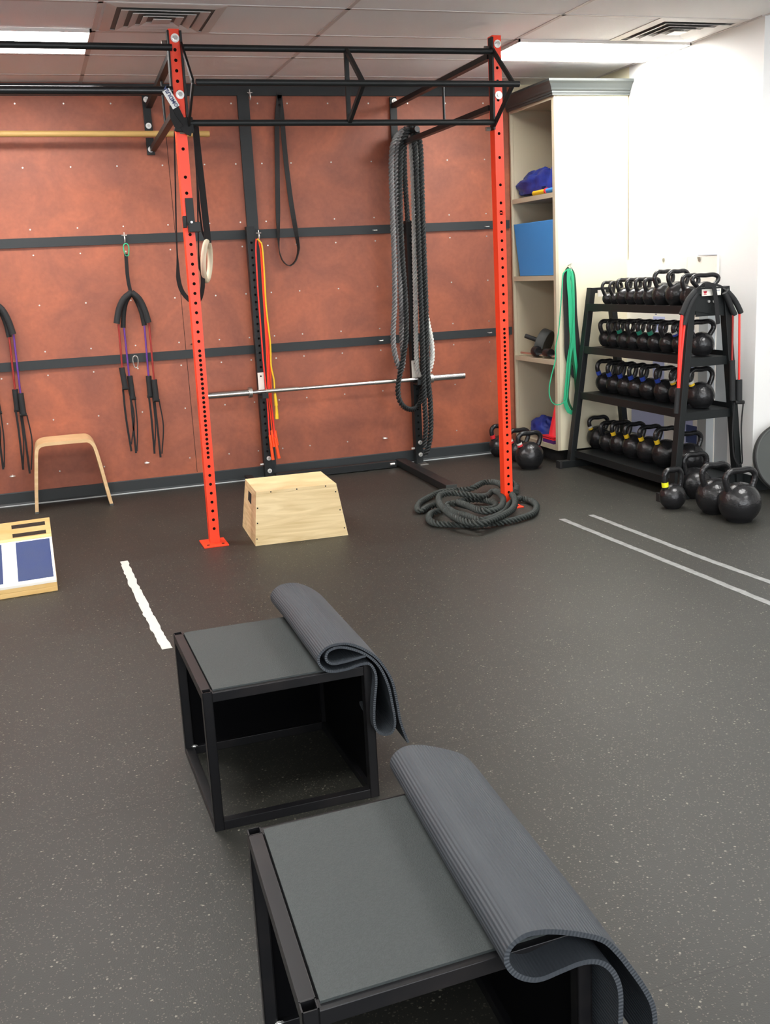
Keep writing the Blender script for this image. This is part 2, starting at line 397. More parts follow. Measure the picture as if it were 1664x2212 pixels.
# vents
def vent(x0, y0, label):
    s = .575; t = thing('ceiling_vent', label, 'ceiling vent', (x0+s/2, y0+s/2, HC-.02), 'square ceiling air vents')
    part('backing', MB().box((x0+.02, y0+.02, HC-.004), (x0+s-.02, y0+s-.02, HC-.001)), 'ventdark', t)
    cx, cy_ = x0+s/2, y0+s/2
    def ring(o, i, zo, zi, th=.003):
        m = MB()
        for k in range(4):
            a = R(45+90*k); b = R(135+90*k); q = math.sqrt(2)
            P = lambda r_, an, z: (cx+r_*q*math.cos(an), cy_+r_*q*math.sin(an), z)
            m.hexa([P(o, a, zo), P(o, b, zo), P(i, b, zi), P(i, a, zi), P(o, a, zo+th), P(o, b, zo+th), P(i, b, zi+th), P(i, a, zi+th)])
        return m
    part('frame', ring(s/2, s/2-.05, HC-.004, HC-.010), 'vent', t)
    for o, i in ((.215, .175), (.155, .12), (.10, .07)):
        part('louver', ring(o, i, HC-.018, HC-.007), 'vent', t)
    part('core', MB().box((cx-.045, cy_-.045, HC-.018), (cx+.045, cy_+.045, HC-.014)), 'vent', t)
vent(.51, 5.440, 'square louvered ceiling vent above the left orange post')
vent(3.525, 5.440, 'square louvered ceiling vent near the white right wall')

# ================================================================ ORANGE POSTS
def post(cx, yf, w, d, z1, holes, lean=(0, 0), wall=.004):
    """hollow tube whose front and back faces have real holes; lean = x shift from z=0 to z1"""
    m = MB(); hw = w/2; hs = sorted(holes)
    X = lambda z: cx + lean[0]*z/z1
    def q(x, y, z): return Vector((X(z)+x, yf+y, z))
    cut = []
    for i, z in enumerate(hs):
        g = .02
        if i: g = min(g, (z-hs[i-1])/2)
        if i < len(hs)-1: g = min(g, (hs[i+1]-z)/2)
        cut.append((z-g, z+g, z))
    r = .0085
    for y, sgn in ((0, 1), (d, -1)):
        z = 0
        for a, b, zc in cut+[(z1, z1, None)]:
            if a > z+1e-5: m.add([q(-hw, y, z), q(hw, y, z), q(hw, y, a), q(-hw, y, a)], [(0, 1, 2, 3)])
            if zc is None: break
            out = [(hw, 0), (hw, b-zc), (0, b-zc), (-hw, b-zc), (-hw, 0), (-hw, a-zc), (0, a-zc), (hw, a-zc)]
            n = 16
            inn = [(r*math.cos(2*math.pi*k/n), r*math.sin(2*math.pi*k/n)) for k in range(n)]
            o2 = []
            for k in range(8):
                p0, p1 = out[k], out[(k+1) % 8]; o2 += [p0, ((p0[0]+p1[0])/2, (p0[1]+p1[1])/2)]
            vs_ = [q(x, y, zc+dz) for x, dz in o2] + [q(x, y, zc+dz) for x, dz in inn] + [q(x, y+sgn*wall, zc+dz) for x, dz in inn]
            fs = []
            for k in range(n):
                k2 = (k+1) % n
                fs.append((k, k2, n+k2, n+k)); pass
            m.add(vs_, fs); m.add(vs_, [(n+k, n+(k+1) % n, 2*n+(k+1) % n, 2*n+k) for k in range(n)], 1); z = b
    for x in (-hw, hw): m.add([q(x, 0, 0), q(x, d, 0), q(x, d, z1), q(x, 0, z1)], [(0, 1, 2, 3)])
    m.add([q(-hw, 0, z1), q(hw, 0, z1), q(hw, d, z1), q(-hw, d, z1)], [(0, 1, 2, 3)])
    m.add([q(-hw+wall, wall+.001, 0), q(hw-wall, wall+.001, 0), q(hw-wall, wall+.001, z1-.004), q(-hw+wall, wall+.001, z1-.004)], [])
    for y_ in (wall+.02, d-wall-.02): m.add([q(-hw+.002, y_, 0), q(hw-.002, y_, 0), q(hw-.002, y_, z1-.004), q(-hw+.002, y_, z1-.004)], [(0, 1, 2, 3)], 1)  # liner sheets coloured dark, as the shade seen through the holes
    return m
HOLES = [2.60-.051*k for k in range(1, 6)]
def hole_list():
    h = [.09+.0508*k for k in range(9)]          # wide spacing at the foot
    z = h[-1]
    while z < 1.06: z += .0254; h.append(z)      # dense spacing
    while z < 1.70: z += .0508; h.append(z)
    return h
PY = 5.72
HL = hole_list()
def upright(px_b, px_t, label, extra, plate=True):
    b = px_b; t_ = px_t
    t = thing('rig_upright', label, 'rig post', (b, PY+.03, 0), 'orange steel posts of the pull-up rig')
    part('tube', post(b, PY, .054, .062, 2.70, HL+extra, (t_-b, 0)), ['orange', 'inside'], t)
    m = MB().box((b-.075, PY-.075, 0), (b+.065, PY+.105, .008))
    fp = part('foot_plate', m, 'orange', t, bevel=.002)
    for x in (-.045, .038):
        part('bolt_hole', MB().cyl((b+x, PY-.04, .008), (b+x, PY-.04, .010), .009, 6), 'hole', fp)
    return t
ul = upright(.832, .853, 'left orange steel rig post with rows of holes', [1.9, 1.98, 2.12, 2.25, 2.45, 2.50, 2.55, 2.60, 2.40])
ur = upright(2.652, 2.643, 'right orange steel rig post standing in front of the cabinet', [1.75, 1.80, 1.90, 2.05, 2.18, 2.36, 2.46, 2.53])
for u, x in ((ul, .853), (ur, 2.643)):
    for z in (2.655, 2.385):
        m = MB().cyl((x+.004, PY+.002, z), (x+.004, PY-.005, z), .0215, 20); wsh = part('washer', m, 'zinc', u)
        m = MB().cyl((x+.004, PY-.004, z), (x+.004, PY-.016, z), .012, 6); part('bolt_head', m, 'chrome', wsh)
    part('bolt_head', MB().cyl((x-.03, PY+.03, 2.64), (x-.062, PY+.03, 2.64), .011, 6), 'steel', u)
u3 = thing('rig_upright', 'orange steel rig post cut off by the left edge of the picture', 'rig post', (-.335, PY+.03, 0), 'orange steel posts of the pull-up rig')
part('tube', post(-.325, PY+.14, .054, .062, 2.70, [.09+.0508*k for k in range(50)], (-.04, 0)), ['orange', 'inside'], u3)
part('foot_plate', MB().box((-.4, PY+.08, 0), (-.27, PY+.25, .008)), 'orange', u3)
# j-cup on the left post
t = thing('barbell_hook', 'black steel j-shaped barbell hook on the left orange post', 'hook', (.845, PY-.02, 1.70))
m = MB().box((.833, PY-.012, 1.735), (.875, PY-.003, 1.875)); part('back_plate', m, 'black', t, bevel=.002)
m = MB().box((.835, PY-.055, 1.70), (.895, PY-.003, 1.735)).box((.835, PY-.062, 1.70), (.895, PY-.052, 1.75)); part('cup', m, 'black', t, bevel=.002)
m = MB().box((.815, PY-.004, 1.725), (.833, PY+.03, 1.785)); part('side_plate', m, 'black', t, bevel=.002)
part('pin', MB().cyl((.85, PY-.055, 1.75), (.85, PY-.063, 1.75), .006, 10), 'zinc', t)

# ================================================================ PULL-UP TRUSS
t = thing('pull_up_truss', 'black steel triangular pull-up bar frame spanning the two orange posts', 'pull-up bar', (1.75, PY, 2.24))
YT, YA = PY-.015, PY-.27
part('top_bar', MB().cyl((.885, YT, 2.608), (2.62, YT, 2.612), .0165, 20), 'black', t)
part('bottom_bar', MB().cyl((.885, YT, 2.245), (2.62, YT, 2.238), .0165, 20), 'black', t)
part('front_bar', MB().cyl((.90, YA, 2.398), (2.645, YA, 2.398), .016, 20), 'black', t)
m = MB().bar((1.756, YT, 2.612), (1.752, YT, 2.24), .022, .02, (0, 1, 0)); part('brace', m, 'black', t)
m = MB().bar((1.756, YT, 2.612), (1.762, YA, 2.398), .022, .02, (1, 0, 0)); part('brace', m, 'black', t)
m = MB().bar((1.752, YT, 2.24), (1.762, YA, 2.398), .022, .02, (1, 0, 0)); part('brace', m, 'black', t)
for x, s in ((.885, 1), (2.612, 1)):
    m = MB()
    m.bar((x, PY+.01, 2.69), (x, PY+.01, 2.20), .012, .05, (0, 1, 0))
    m.bar((x, PY, 2.63), (x, YA, 2.40), .012, .028, (0, 0, 1))
    m.bar((x, YA, 2.40), (x, PY, 2.22), .012, .028, (0, 0, 1))
    part('end_plate', m, 'black', t, bevel=.002)
    part('bolt', MB().cyl((x-.02, YT+.02, 2.205), (x-.045, YT+.02, 2.205), .012, 6), 'steel', t)
t = thing('pull_up_bars', 'two black steel pull-up bars running off the left edge from the left orange post', 'pull-up bar', (-.3, PY, 2.38))
part('top_bar', MB().cyl((-1.4, YT, 2.612), (.835, YT, 2.608), .0165, 20), 'black', t)
part('lower_bar', MB().cyl((-1.4, YT, 2.402), (.82, YT, 2.402), .021, 20), 'blackgloss', t)
part('end_plate', MB().bar((.822, PY+.01, 2.69), (.815, PY+.01, 2.30), .010, .05, (0, 1, 0)), 'black', t, bevel=.002)
# struts to the wall
def strut(tx, wx, label, lo_end, both=True):
    t = thing('wall_strut', label, 'rig brace', (wx, YW-.02, 2.35), 'black steel braces from the posts to the wall')
    part('upper_tube', MB().bar((tx, PY+.05, 2.600), (wx, YW-.03, 2.600), .038, .03), 'black', t)
    part('lower_tube', MB().bar((tx, PY+.05, 2.325), (wx, YW-.03, 2.325), .038, .03), 'black', t)
    part('upright_tie', MB().cyl((wx*.45+tx*.55, 6.5, 2.59), (wx*.45+tx*.55, 6.5, 2.33), .008, 10), 'black', t)
    return t
def bracket(x, z0, z1, t):
    part('wall_plate', MB().box((x-.026, YW-.03, z0), (x+.026, YW-.017, z1)), 'black', t, bevel=.002)
s1 = strut(2.622, 2.635, 'black brace from the right orange post back to the wall', 0)
bracket(2.632, 2.30, 2.66, s1)
s2 = strut(.848, .905, 'black brace from the left orange post back to the wall', 0)
bracket(.892, 2.44, 2.665, s2); bracket(.892, 2.29, 2.40, s2)
for s_, x, zz in ((s1, 2.64, (2.63,)), (s2, .892, (2.64, 2.475, 2.325))):
    for z in zz:
        wsh = part('washer', MB().cyl((x, YW-.03, z), (x, YW-.036, z), .019, 18), 'zinc', s_)
        part('bolt_head', MB().cyl((x, YW-.036, z), (x, YW-.044, z), .009, 6), 'steel', wsh)
# yellow pole on the wall
t = thing('wooden_pole', 'long yellow wooden pole held level along the rust wall at upper left', 'pole', (0, 7.33, 2.40))
part('shaft', MB().cyl((-1.6, 7.33, 2.428), (1.27, 7.33, 2.402), .0195, 20), 'yelpole', t)
for x in (-1.2, -.5):
    part('bracket', MB().box((x-.02, 7.30, 2.38), (x+.02, YW, 2.395)), 'black', t)
part('bracket', MB().box((1.06, 7.31, 2.365), (1.09, YW, 2.378)), 'black', t)

# ================================================================ BLACK WALL RIG
def wall_upright(x, label, hx, z0=.0, z1=1.80):
    t = thing('squat_stand_upright', label, 'rig post', (x, 7.42, 0), 'black steel uprights against the wall')
    hs = []; z = 1.69
    while z > .16: hs.append(z); z -= .0508
    part('tube', post(x, 7.395, .056, .06, z1, hs), ['black', 'hole'], t)
    for z in (.072, .165):
        wsh = part('washer', MB().cyl((x+.006, 7.395, z), (x+.006, 7.389, z), .016, 18), 'zinc', t)
        part('bolt_head', MB().cyl((x+.006, 7.389, z), (x+.006, 7.38, z), .009, 6), 'steel', wsh)
    part('side_bolt', MB().cyl((x-.03, 7.42, .12), (x-.055, 7.42, .12), .008, 8), 'zinc', t)
    return t
wall_upright(1.512, 'left black steel squat upright against the rust wall, beside the orange jump ropes', 0)
wall_upright(2.690, 'right black steel squat upright against the rust wall, behind the hanging ropes', 0)
t = thing('floor_frame', 'black steel floor frame of the squat stand along the baseboard', 'rig base', (2.0, 7.3, 0))
part('cross_bar', MB().bar((1.55, 7.36, .03), (2.48, 7.36, .03), .05, .05), 'black', t, bevel=.002)
part('foot_bar', MB().bar((2.54, 7.42, .028), (2.50, 6.29, .028), .076, .05), 'black', t, bevel=.003)
part('end_cap', MB().box((2.462, 6.284, .003), (2.538, 6.292, .053)), 'darkgrey', t)
part('foot_bar', MB().bar((1.36, 7.42, .028), (1.36, 7.0, .028), .05, .05), 'black', t)
for x in (1.34, 2.44): part('bolt', MB().cyl((x+.02, 7.325, .035), (x-.015, 7.325, .035), .009, 8), 'zinc', t)
part('baseplate', MB().box((2.67, 7.33, 0), (2.735, 7.41, .006)), 'steel', t)
# barbell with its white cups
for i, (x, lb) in enumerate(((1.502, 'white barbell hook on the left black upright'), (2.672, 'white barbell hook on the right black upright'))):
    t = thing('barbell_hook', lb, 'hook', (x, 7.33, .63), 'white barbell hooks')
    bpl = part('back_plate', MB().box((x-.022, 7.375, .655), (x+.022, 7.385, .79)), 'whiteply', t, bevel=.002)
    part('cup', MB().box((x-.022, 7.28, .615), (x+.022, 7.385, .628)).box((x-.022, 7.262, .615), (x+.022, 7.273, .655)), 'black', t, bevel=.002)
    part('pin_hole', MB().cyl((x, 7.376, .765), (x, 7.373, .765), .006, 12), 'hole', bpl)
t = thing('barbell', 'bare chrome barbell resting on the two white hooks', 'barbell', (2.05, 7.31, .64))
YBAR = 7.315
def zb(x): return .664 - .012*(x-1.12)/1.9
part('shaft', MB().cyl((1.38, YBAR, zb(1.38)), (2.79, YBAR, zb(2.79)), .0145, 20), 'chrome', t)
for a, b in ((1.52, 1.75), (2.33, 2.60)):
    part('knurling', MB().cyl((a, YBAR, zb(a)), (b, YBAR, zb(b)), .0152, 20), 'steel', t)
for a, b, c in ((1.09, 1.405, 1.405), (2.775, 3.045, 2.775)):
    part('sleeve', MB().cyl((a, YBAR, zb(a)), (b, YBAR, zb(b)), .025, 24), 'chrome', t)
    part('collar', MB().cyl((c-.012, YBAR, zb(c)), (c+.012, YBAR, zb(c)), .037, 24), 'steel', t)
# little wall hardware
for x, z, lb in ((-.251, .215, 'silver eye bolt low on the rust wall at the far left'), (.654, .213, 'silver eye bolt low on the rust wall below the strap trainer'), (2.439, .214, 'silver eye bolt low on the rust wall left of the hanging ropes')):
    m = MB().cyl((x, YW, z), (x, YW-.03, z), .005, 10)
    m.tube([(x+.016*math.cos(a), YW-.045+.016*math.sin(a), z) for a in [2*math.pi*k/16 for k in range(16)]], .004, 8, closed=True)
    solo('eye_bolt', m, 'zinc', lb, 'eye bolt', 'silver eye bolts low on the wall')
for px_, py_, lb in ((810, 497, 'upper rail left of the hanging ropes'), (1052, 489, 'upper rail beside the right orange post'), (823, 735, 'lower rail left of the hanging ropes'), (1058, 718, 'lower rail beside the right orange post')):
    p = aty(px_, py_, YW-.02)
    m = MB().tube([p+Vector((-.016, 0, 0)), p+Vector((-.012, -.016, -.002)), p+Vector((.012, -.016, -.002)), p+Vector((.016, 0, 0))], .0035, 8)
    solo('wall_staple', m, 'zinc', 'small silver strap loop on the '+lb, 'strap loop', 'silver strap loops on the black rails')
for px_, py_, lb in ((268, 512, 'silver screw hook on the upper rail holding the middle strap trainer'), (557, 507, 'silver screw hook on the left black upright holding the jump ropes'), (538, 205, 'silver screw hook at the top of the vertical black batten')):
    p = aty(px_, py_, 7.47 if px_ != 557 else 7.385)
    m = MB().cyl(p+Vector((0, .01, .01)), p+Vector((0, -.03, .01)), .004, 8).tube(spline([p+Vector((0, -.03, .012)), p+Vector((0, -.045, -.005)), p+Vector((0, -.04, -.03)), p+Vector((0, -.02, -.035))], .004), .004, 8)
    m.cyl(p+Vector((-.018, -.03, .01)), p+Vector((.018, -.03, .01)), .003, 8).cyl(p+Vector((0, -.03, .03)), p+Vector((0, -.03, -.02)), .0035, 8)
    solo('screw_hook', m, 'zinc', lb, 'hook')
def carab(px_, py_, mt, lb, w=.018, h=.036):
    p = aty(px_, py_, 7.42)
    m = MB().tube(spline([p+Vector(q) for q in ((-w*.5, 0, h), (w*.5, 0, h), (w, 0, h*.3), (w*.6, 0, -h), (0, 0, -h*1.15), (-w*.6, 0, -h), (-w, 0, h*.3))], .006, True), .0038, 8, closed=True)
    return solo('carabiner', m, mt, lb, 'carabiner')
carab(273, 539, 'green', 'green carabiner holding the strap trainer on the upper rail')
carab(293, 781, 'steel', 'silver carabiner hanging on the lower rail between the strap trainer legs')
# ================================================================ STRAP TRAINERS
def harness(dx, label, dz=0, cols=('dkred', 'violet', 'violet', 'dkred')):
    o = Vector((.64+dx, 7.45, 1.0+dz)); t = thing('strap_trainer', label, 'resistance trainer', o, 'strap trainers hanging on the wall')
    P = lambda x, y, Y=7.42: aty(x, y, Y)+Vector((dx, 0, dz))
    part('webbing_strap', MB().ribbon(spline([P(272, 548), P(276, 600), P(283, 634)], .03), .024, .006), 'web', t)
    pads = (([(284, 632), (268, 645), (257, 668), (252, 699)], 7.40), ([(283, 634), (272, 652), (267, 678), (266, 708)], 7.44), ([(284, 632), (300, 645), (312, 668), (321, 697)], 7.40), ([(286, 634), (296, 650), (306, 675), (312, 703)], 7.44))
    for pts, Y in pads: part('foam_grip', MB().tube(spline([P(a, b, Y) for a, b in pts], .02), .021 if Y < 7.42 else .017, 14), 'foam', t)
    tubes = (((256, 700), (264, 794), 'dkred', 7.40), ((268, 708), (279, 812), 'violet', 7.43), ((312, 703), (321, 812), 'violet', 7.43), ((322, 697), (333, 822), 'dkred', 7.40))
    for (a, b, mt, Y), mt in zip(tubes, cols): part('band', MB().tube([P(*a, Y), P(*b, Y)], .0065, 10), mt, t)
    for a, b, Y in (((263, 794), (271, 838), 7.40), ((280, 812), (287, 860), 7.43), ((321, 812), (325, 855), 7.43), ((333, 820), (338, 864), 7.40)):
        p, q = P(*a, Y), P(*b, Y); part('handle', MB().tube([p, q], .0195, 14), 'foam', t)
        part('handle_end', MB().tube([q+Vector((-.022, 0, -.004)), q+Vector((.022, 0, -.004))], .010, 10), 'rubber', t)
    loops = (((266, 842), (278, 842), (272, 900), (284, 975), (284, 960), (290, 900)), ((283, 864), (292, 864), (287, 910), (294, 979), (296, 975), (297, 920)), ((322, 858), (330, 858), (327, 900), (334, 980), (334, 975), (336, 920)), ((334, 866), (344, 866), (340, 920), (347, 988), (350, 980), (353, 920)))
    for A, B, c1, bt, bt2, c2 in loops:
        m = MB().ribbon(spline([P(*A), P(*c1), P(*bt)], .03), .014, .003, nrm=(0, 1, 0)).ribbon(spline([P(*B), P(*c2), P(*bt2)], .03), .009, .003)
        part('foot_loop', m, 'web', t)
harness(0, 'black foam strap trainer with red and violet bands, hanging from the green carabiner')
harness(-.885, 'black foam strap trainer partly cut off by the left edge of the picture', -.02, ('dkred', 'violet', 'dkred', 'violet'))
# ================================================================ RINGS AND LOOP STRAPS
t = thing('gymnastic_ring', 'pale wooden gymnastic ring hanging behind the left orange post', 'gymnastic ring', (.955, 5.95, 1.44))
c = aty(447, 564, 5.95); rr = .105
pts = [c+Vector((.035*math.cos(a)+.012*math.sin(a), .10*math.cos(a), rr*math.sin(a))) for a in [2*math.pi*k/40 for k in range(40)]]
part('ring', MB().tube(pts, .015, 14, closed=True), 'ringwood', t)
m = MB().ribbon(spline([aty(x, y, 5.93) for x, y in ((421, 262), (428, 330), (436, 400), (445, 480), (450, 525))], .05), .036, .004)
m.ribbon(spline([aty(x, y, 5.95) for x, y in ((421, 262), (424, 350), (429, 430), (437, 500), (446, 524))], .05), .010, .004)
part('strap', m, 'web', t)
pts = spline([aty(x, y, 5.88) for x, y in ((380, 262), (377, 300), (379, 400), (381, 500), (384, 570), (386, 605), (395, 632), (415, 652), (430, 650), (438, 620), (437, 590), (430, 560), (426, 400), (418, 275))], .02)
zl = min(p.z for p in pts)
solo('loop_strap', MB().ribbon(pts, [.008 + .016*max(0, min(1, (zl+.25-p.z)/.12)) for p in pts], .003), 'web', 'long black loop strap hanging behind the left orange post down to a curl', 'strap')
m = MB().ribbon(spline([aty(x, y, 7.492) for x, y in ((412, 744), (420, 741), (428, 728))], .01), [.004, .012, .02, .022, .022, .022, .022, .022, .022], .003)
solo('strap_tail', m, 'web', 'short black strap tail sticking out left of the orange post above the lower rail', 'strap')
# strap wrapped round the post
t = thing('ring_strap_buckle', 'black nylon strap wrapped round the left orange post with a white lettered patch', 'strap', (.86, 5.68, 2.2))
Yb = PY-.03
m = MB().ribbon(spline([aty(x, y, Yb) for x, y in ((362, 192), (376, 225), (390, 255), (402, 278), (415, 285))], .01), [.028]*8+[.034]*8+[.045]*200, .006)
part('strap', m, 'web', t)
m = MB().ribbon([aty(368, 228, Yb-.002), aty(374, 252, Yb-.002), aty(388, 276, Yb-.002)], [.008, .03, .045], .008, nrm=(.6, 1, 0))
part('strap_loop', m, 'web', t)
m = MB().hexa([aty(376, 284, Yb), aty(420, 288, Yb), aty(420, 288, Yb+.11), aty(376, 284, Yb+.11), aty(381, 255, Yb), aty(416, 252, Yb), aty(416, 252, Yb+.11), aty(381, 255, Yb+.11)])
part('wrap', m, 'web', t, bevel=.006)
m = MB().ribbon([aty(358, 194, Yb-.006), aty(381, 232, Yb-.006)], .040, .002); part('patch', m, 'white', t, 'white patch with black letters')
a, b = aty(382, 231, Yb-.009), aty(358, 192, Yb-.009)
cu = bpy.data.curves.new('t', 'FONT'); cu.body = '\u2299MDUSA'; cu.size = .027; cu.extrude = .0004; cu.offset = .0008
to = bpy.data.objects.new('t', cu); C.objects.link(to)
bpy.context.view_layer.update()
me = bpy.data.meshes.new_from_object(to.evaluated_get(bpy.context.evaluated_depsgraph_get()))
bpy.data.objects.remove(to)
o = bpy.data.objects.new('lettering', me); C.objects.link(o); o.parent = t
ang = math.atan2((b-a).z, (b-a).x)
a2 = a + Vector((-math.sin(ang), 0, math.cos(ang)))*(-.0095)
o.matrix_local = Matrix.Translation(a2-t.location) @ Matrix.Rotation(-ang, 4, 'Y') @ Matrix.Rotation(R(90), 4, 'X')
me.materials.clear(); me.materials.append(M['ink'])
# long black band over the truss
t = thing('resistance_band', 'long black rubber loop band hanging from the wall beam above the jump ropes', 'resistance band', (1.68, 7.3, 1.5))
Yq = 7.472
m = MB().ribbon(spline([aty(x, y, Yq) for x, y in ((604, 200), (599, 260), (599, 330), (600, 420), (602, 520), (606, 552), (615, 568), (627, 574), (639, 563), (645, 540), (643, 520), (628, 430), (616, 330), (609, 250), (604, 205))], .02),
      .030, .005, twist=None)
L_ = len(m.v)//4
# twist the width towards the wall around the bottom bend so the loop shows its edge there
pts = spline([aty(x, y, Yq) for x, y in ((604, 200), (599, 260), (599, 330), (600, 420), (602, 520), (606, 552), (615, 568), (627, 574), (639, 563), (645, 540), (643, 520), (628, 430), (616, 330), (609, 250), (604, 205))], .02)
zmin = min(p.z for p in pts)
tw = [R(86)*max(0, min(1, (zmin+.42-p.z)/.35)) for p in pts]
part('band', MB().ribbon(pts, .034, .005, twist=tw), 'rubber', t)
# ================================================================ JUMP ROPES
def jump(label, cm, hm, traces, handles, g='jump ropes hanging on the left black upright', Y=7.34):
    p0 = aty(*traces[0][0], Y); t = thing('jump_rope', label, 'jump rope', p0, g)
    m = MB()
    for tr in traces: m.tube(spline([aty(x, y, Y) for x, y in tr], .03), .0055, 8)
    part('cord', m, cm, t)
    for a, b in handles:
        part('handle', MB().tube([aty(*a, Y-.01), aty(*b, Y-.01)], .0115, 12, rs=[.009, .0125]), hm, t)
jump('yellow jump rope hanging on the left black upright, its yellow handle at barbell height', 'yellow', 'yellow', [[(556, 516), (565, 525), (570, 570), (575, 660), (584, 740), (586, 790), (592, 820), (594, 850)]], [((594, 850), (597, 876)), ((597, 876), (599, 905))], Y=7.33)
jump('dark red and orange jump rope hanging on the left black upright, longest of the bundle', 'redtube', 'orangecord', [[(554, 516), (553, 540), (557, 620), (563, 700), (569, 780), (576, 850), (580, 900), (583, 950)], [(558, 514), (567, 540), (570, 620), (575, 700), (580, 780), (583, 850), (590, 900), (594, 950)]], [((583, 940), (590, 993)), ((594, 945), (603, 990))], Y=7.35)
jump('bright orange jump rope hanging between the red and the yellow one', 'orangecord', 'orangecord', [[(558, 514), (563, 540), (568, 620), (573, 700), (577, 780), (580, 850), (585, 900), (588, 930)], [(558, 514), (566, 560), (573, 650), (579, 730), (584, 790), (586, 850), (589, 900), (594, 935)]], [((587, 930), (592, 965)), ((595, 930), (599, 962))], Y=7.36)
# ================================================================ HANGING ROPES
solo('rope_peg', MB().cyl((2.66, YW-.02, 2.395), (2.69, 7.16, 2.40), .02, 14), 'black', 'black steel peg carrying the hanging ropes', 'peg')
def rope(pts, r, mt, name, label, g='ropes hanging on the wall peg', pitch=None, Y=7.28):
    path = [aty(p[0], p[1], p[2] if len(p) > 2 else Y) for p in pts]
    return solo(name, rope_mb(path, r, pitch), mt, label, 'rope', g)
rope([(886, 272), (872, 282, 7.30), (853, 302), (846, 345), (848, 450), (852, 560), (853, 650), (850, 710), (851, 750), (858, 782), (866, 800, 7.3), (871, 780, 7.33), (868, 720, 7.33), (867, 650), (864, 560), (859, 450), (858, 330), (872, 284)], .0205, 'ropeg', 'climbing_rope', 'light grey twisted rope hanging in loops on the left side of the peg', Y=7.26)
rope([(886, 276), (902, 320), (907, 450), (912, 560), (916, 650), (925, 700), (932, 735), (934, 770), (928, 800), (914, 815), (902, 800), (899, 740), (898, 650), (896, 560), (893, 400), (886, 280)], .0195, 'ropew', 'climbing_rope', 'white twisted rope showing behind the black ropes at right', Y=7.345)
rope([(884, 280), (872, 300), (866, 340), (865, 450), (870, 560), (876, 640), (878, 720), (872, 770), (864, 810), (860, 845), (867, 872), (884, 884, 7.30), (902, 878, 7.36), (912, 840, 7.36), (912, 700, 7.36)], .0200, 'ropeb', 'battle_rope', 'black twisted rope looping left around the right black upright below the barbell', Y=7.24)
rope([(882, 278), (876, 300), (874, 340), (876, 400), (880, 460), (881, 480)], .0190, 'ropeb', 'battle_rope', 'short black twisted rope end hanging beside the light grey rope', Y=7.30)
rope([(917, 968), (920, 920), (917, 860), (914, 760), (909, 640), (904, 500), (900, 380), (896, 310), (888, 276), (896, 275, 7.2), (906, 300), (910, 340), (913, 450), (917, 560), (920, 640), (922, 720), (924, 800), (930, 870), (931, 930), (926, 965), (918, 985)], .0200, 'ropeb', 'battle_rope', 'black twisted rope hanging right of the upright down to the baseboard', Y=7.25)
rope([(894, 280), (898, 330), (902, 420), (906, 520), (910, 620), (913, 720), (916, 800), (920, 860)], .0190, 'ropeb', 'battle_rope', 'black twisted rope lying between the upright and the right rope', Y=7.30)
# ================================================================ ROPE COIL
def cp_(x, y, z): return atz(880+x/5.547, 1020+y/5.547, z)
coil = [(620, 350, .03), (720, 330, .03), (900, 330, .03), (1050, 370, .03), (1040, 430, .04), (850, 440, .05), (700, 400, .05), (560, 370, .03), (470, 400, .025), (560, 480, .03), (700, 520, .05), (850, 570, .06), (980, 560, .06), (1120, 500, .05), (1200, 410, .04), (1300, 330, .03),
        (1400, 320, .023), (1500, 350, .023), (1550, 410, .023), (1510, 490, .023), (1380, 545, .023), (1200, 590, .023), (1000, 615, .023), (800, 628, .023), (550, 625, .023), (350, 615, .023), (265, 575, .023), (280, 500, .023), (400, 450, .03),
        (380, 390, .03), (270, 410, .023), (170, 460, .023), (120, 430, .023), (160, 360, .023), (260, 300, .023), (400, 240, .03), (600, 215, .03), (780, 190, .05), (900, 130, .06), (1020, 115, .07), (1130, 150, .075), (1230, 240, .075), (1290, 330, .07), (1270, 430, .06), (1180, 500, .06), (1050, 560, .06), (900, 610, .06), (720, 600, .06), (570, 540, .065), (450, 450, .07), (380, 350, .075), (400, 275, .08), (540, 250, .08), (700, 265, .075), (860, 290, .06), (960, 280, .05), (1020, 230, .05),
        (1100, 250, .06), (1150, 330, .06), (1110, 430, .07), (990, 470, .075), (850, 455, .075), (700, 390, .07), (600, 360, .06), (540, 390, .05)]
solo('battle_rope', rope_mb([cp_(*c_) for c_ in coil], .0195), 'ropec', 'thick black twisted rope heaped in loose coils on the floor at the right orange post', 'rope')
solo('rope_end', rope_mb([cp_(1130, 175, .06), cp_(1180, 130, .06), cp_(1250, 125, .05), cp_(1310, 170, .03), cp_(1300, 240, .023)], .0195), 'ropec', 'short black rope loop around the foot of the right orange post', 'rope')
# ================================================================ CABINET
CX, CY, CZ0, CZ1 = 3.54, 6.765, .105, 2.56
t = thing('storage_cabinet', 'tall tan open-shelved cabinet in the back right corner', 'cabinet', (3.85, 7.15, 0))
part('side_panel', MB().box((CX+.022, CY, CZ0), (4.118, CY+.02, CZ1)), 'cream', t)
part('side_panel', MB().box((CX+.022, 7.455, CZ0), (4.118, 7.475, CZ1)), 'tan', t)
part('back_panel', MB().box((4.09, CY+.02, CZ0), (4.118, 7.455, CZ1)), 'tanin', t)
part('face_frame', MB().box((CX, CY-.002, CZ0), (CX+.022, CY+.035, CZ1)).box((CX, 7.458, CZ0), (CX+.022, 7.478, CZ1)).box((CX, CY+.035, 2.535), (CX+.022, 7.458, CZ1)), 'tan', t, bevel=.001)
for z in (.115, .738, 1.338, 1.905): part('shelf', MB().box((CX+.002, CY+.02, z-.012), (4.09, 7.455, z+.022)), 'tan', t)
part('top_panel', MB().box((CX, CY, CZ1), (4.118, 7.475, CZ1+.02)), 'tan', t)
part('toe_kick', MB().box((CX+.07, CY+.05, 0), (4.118, 7.45, CZ0)), 'hole', t)
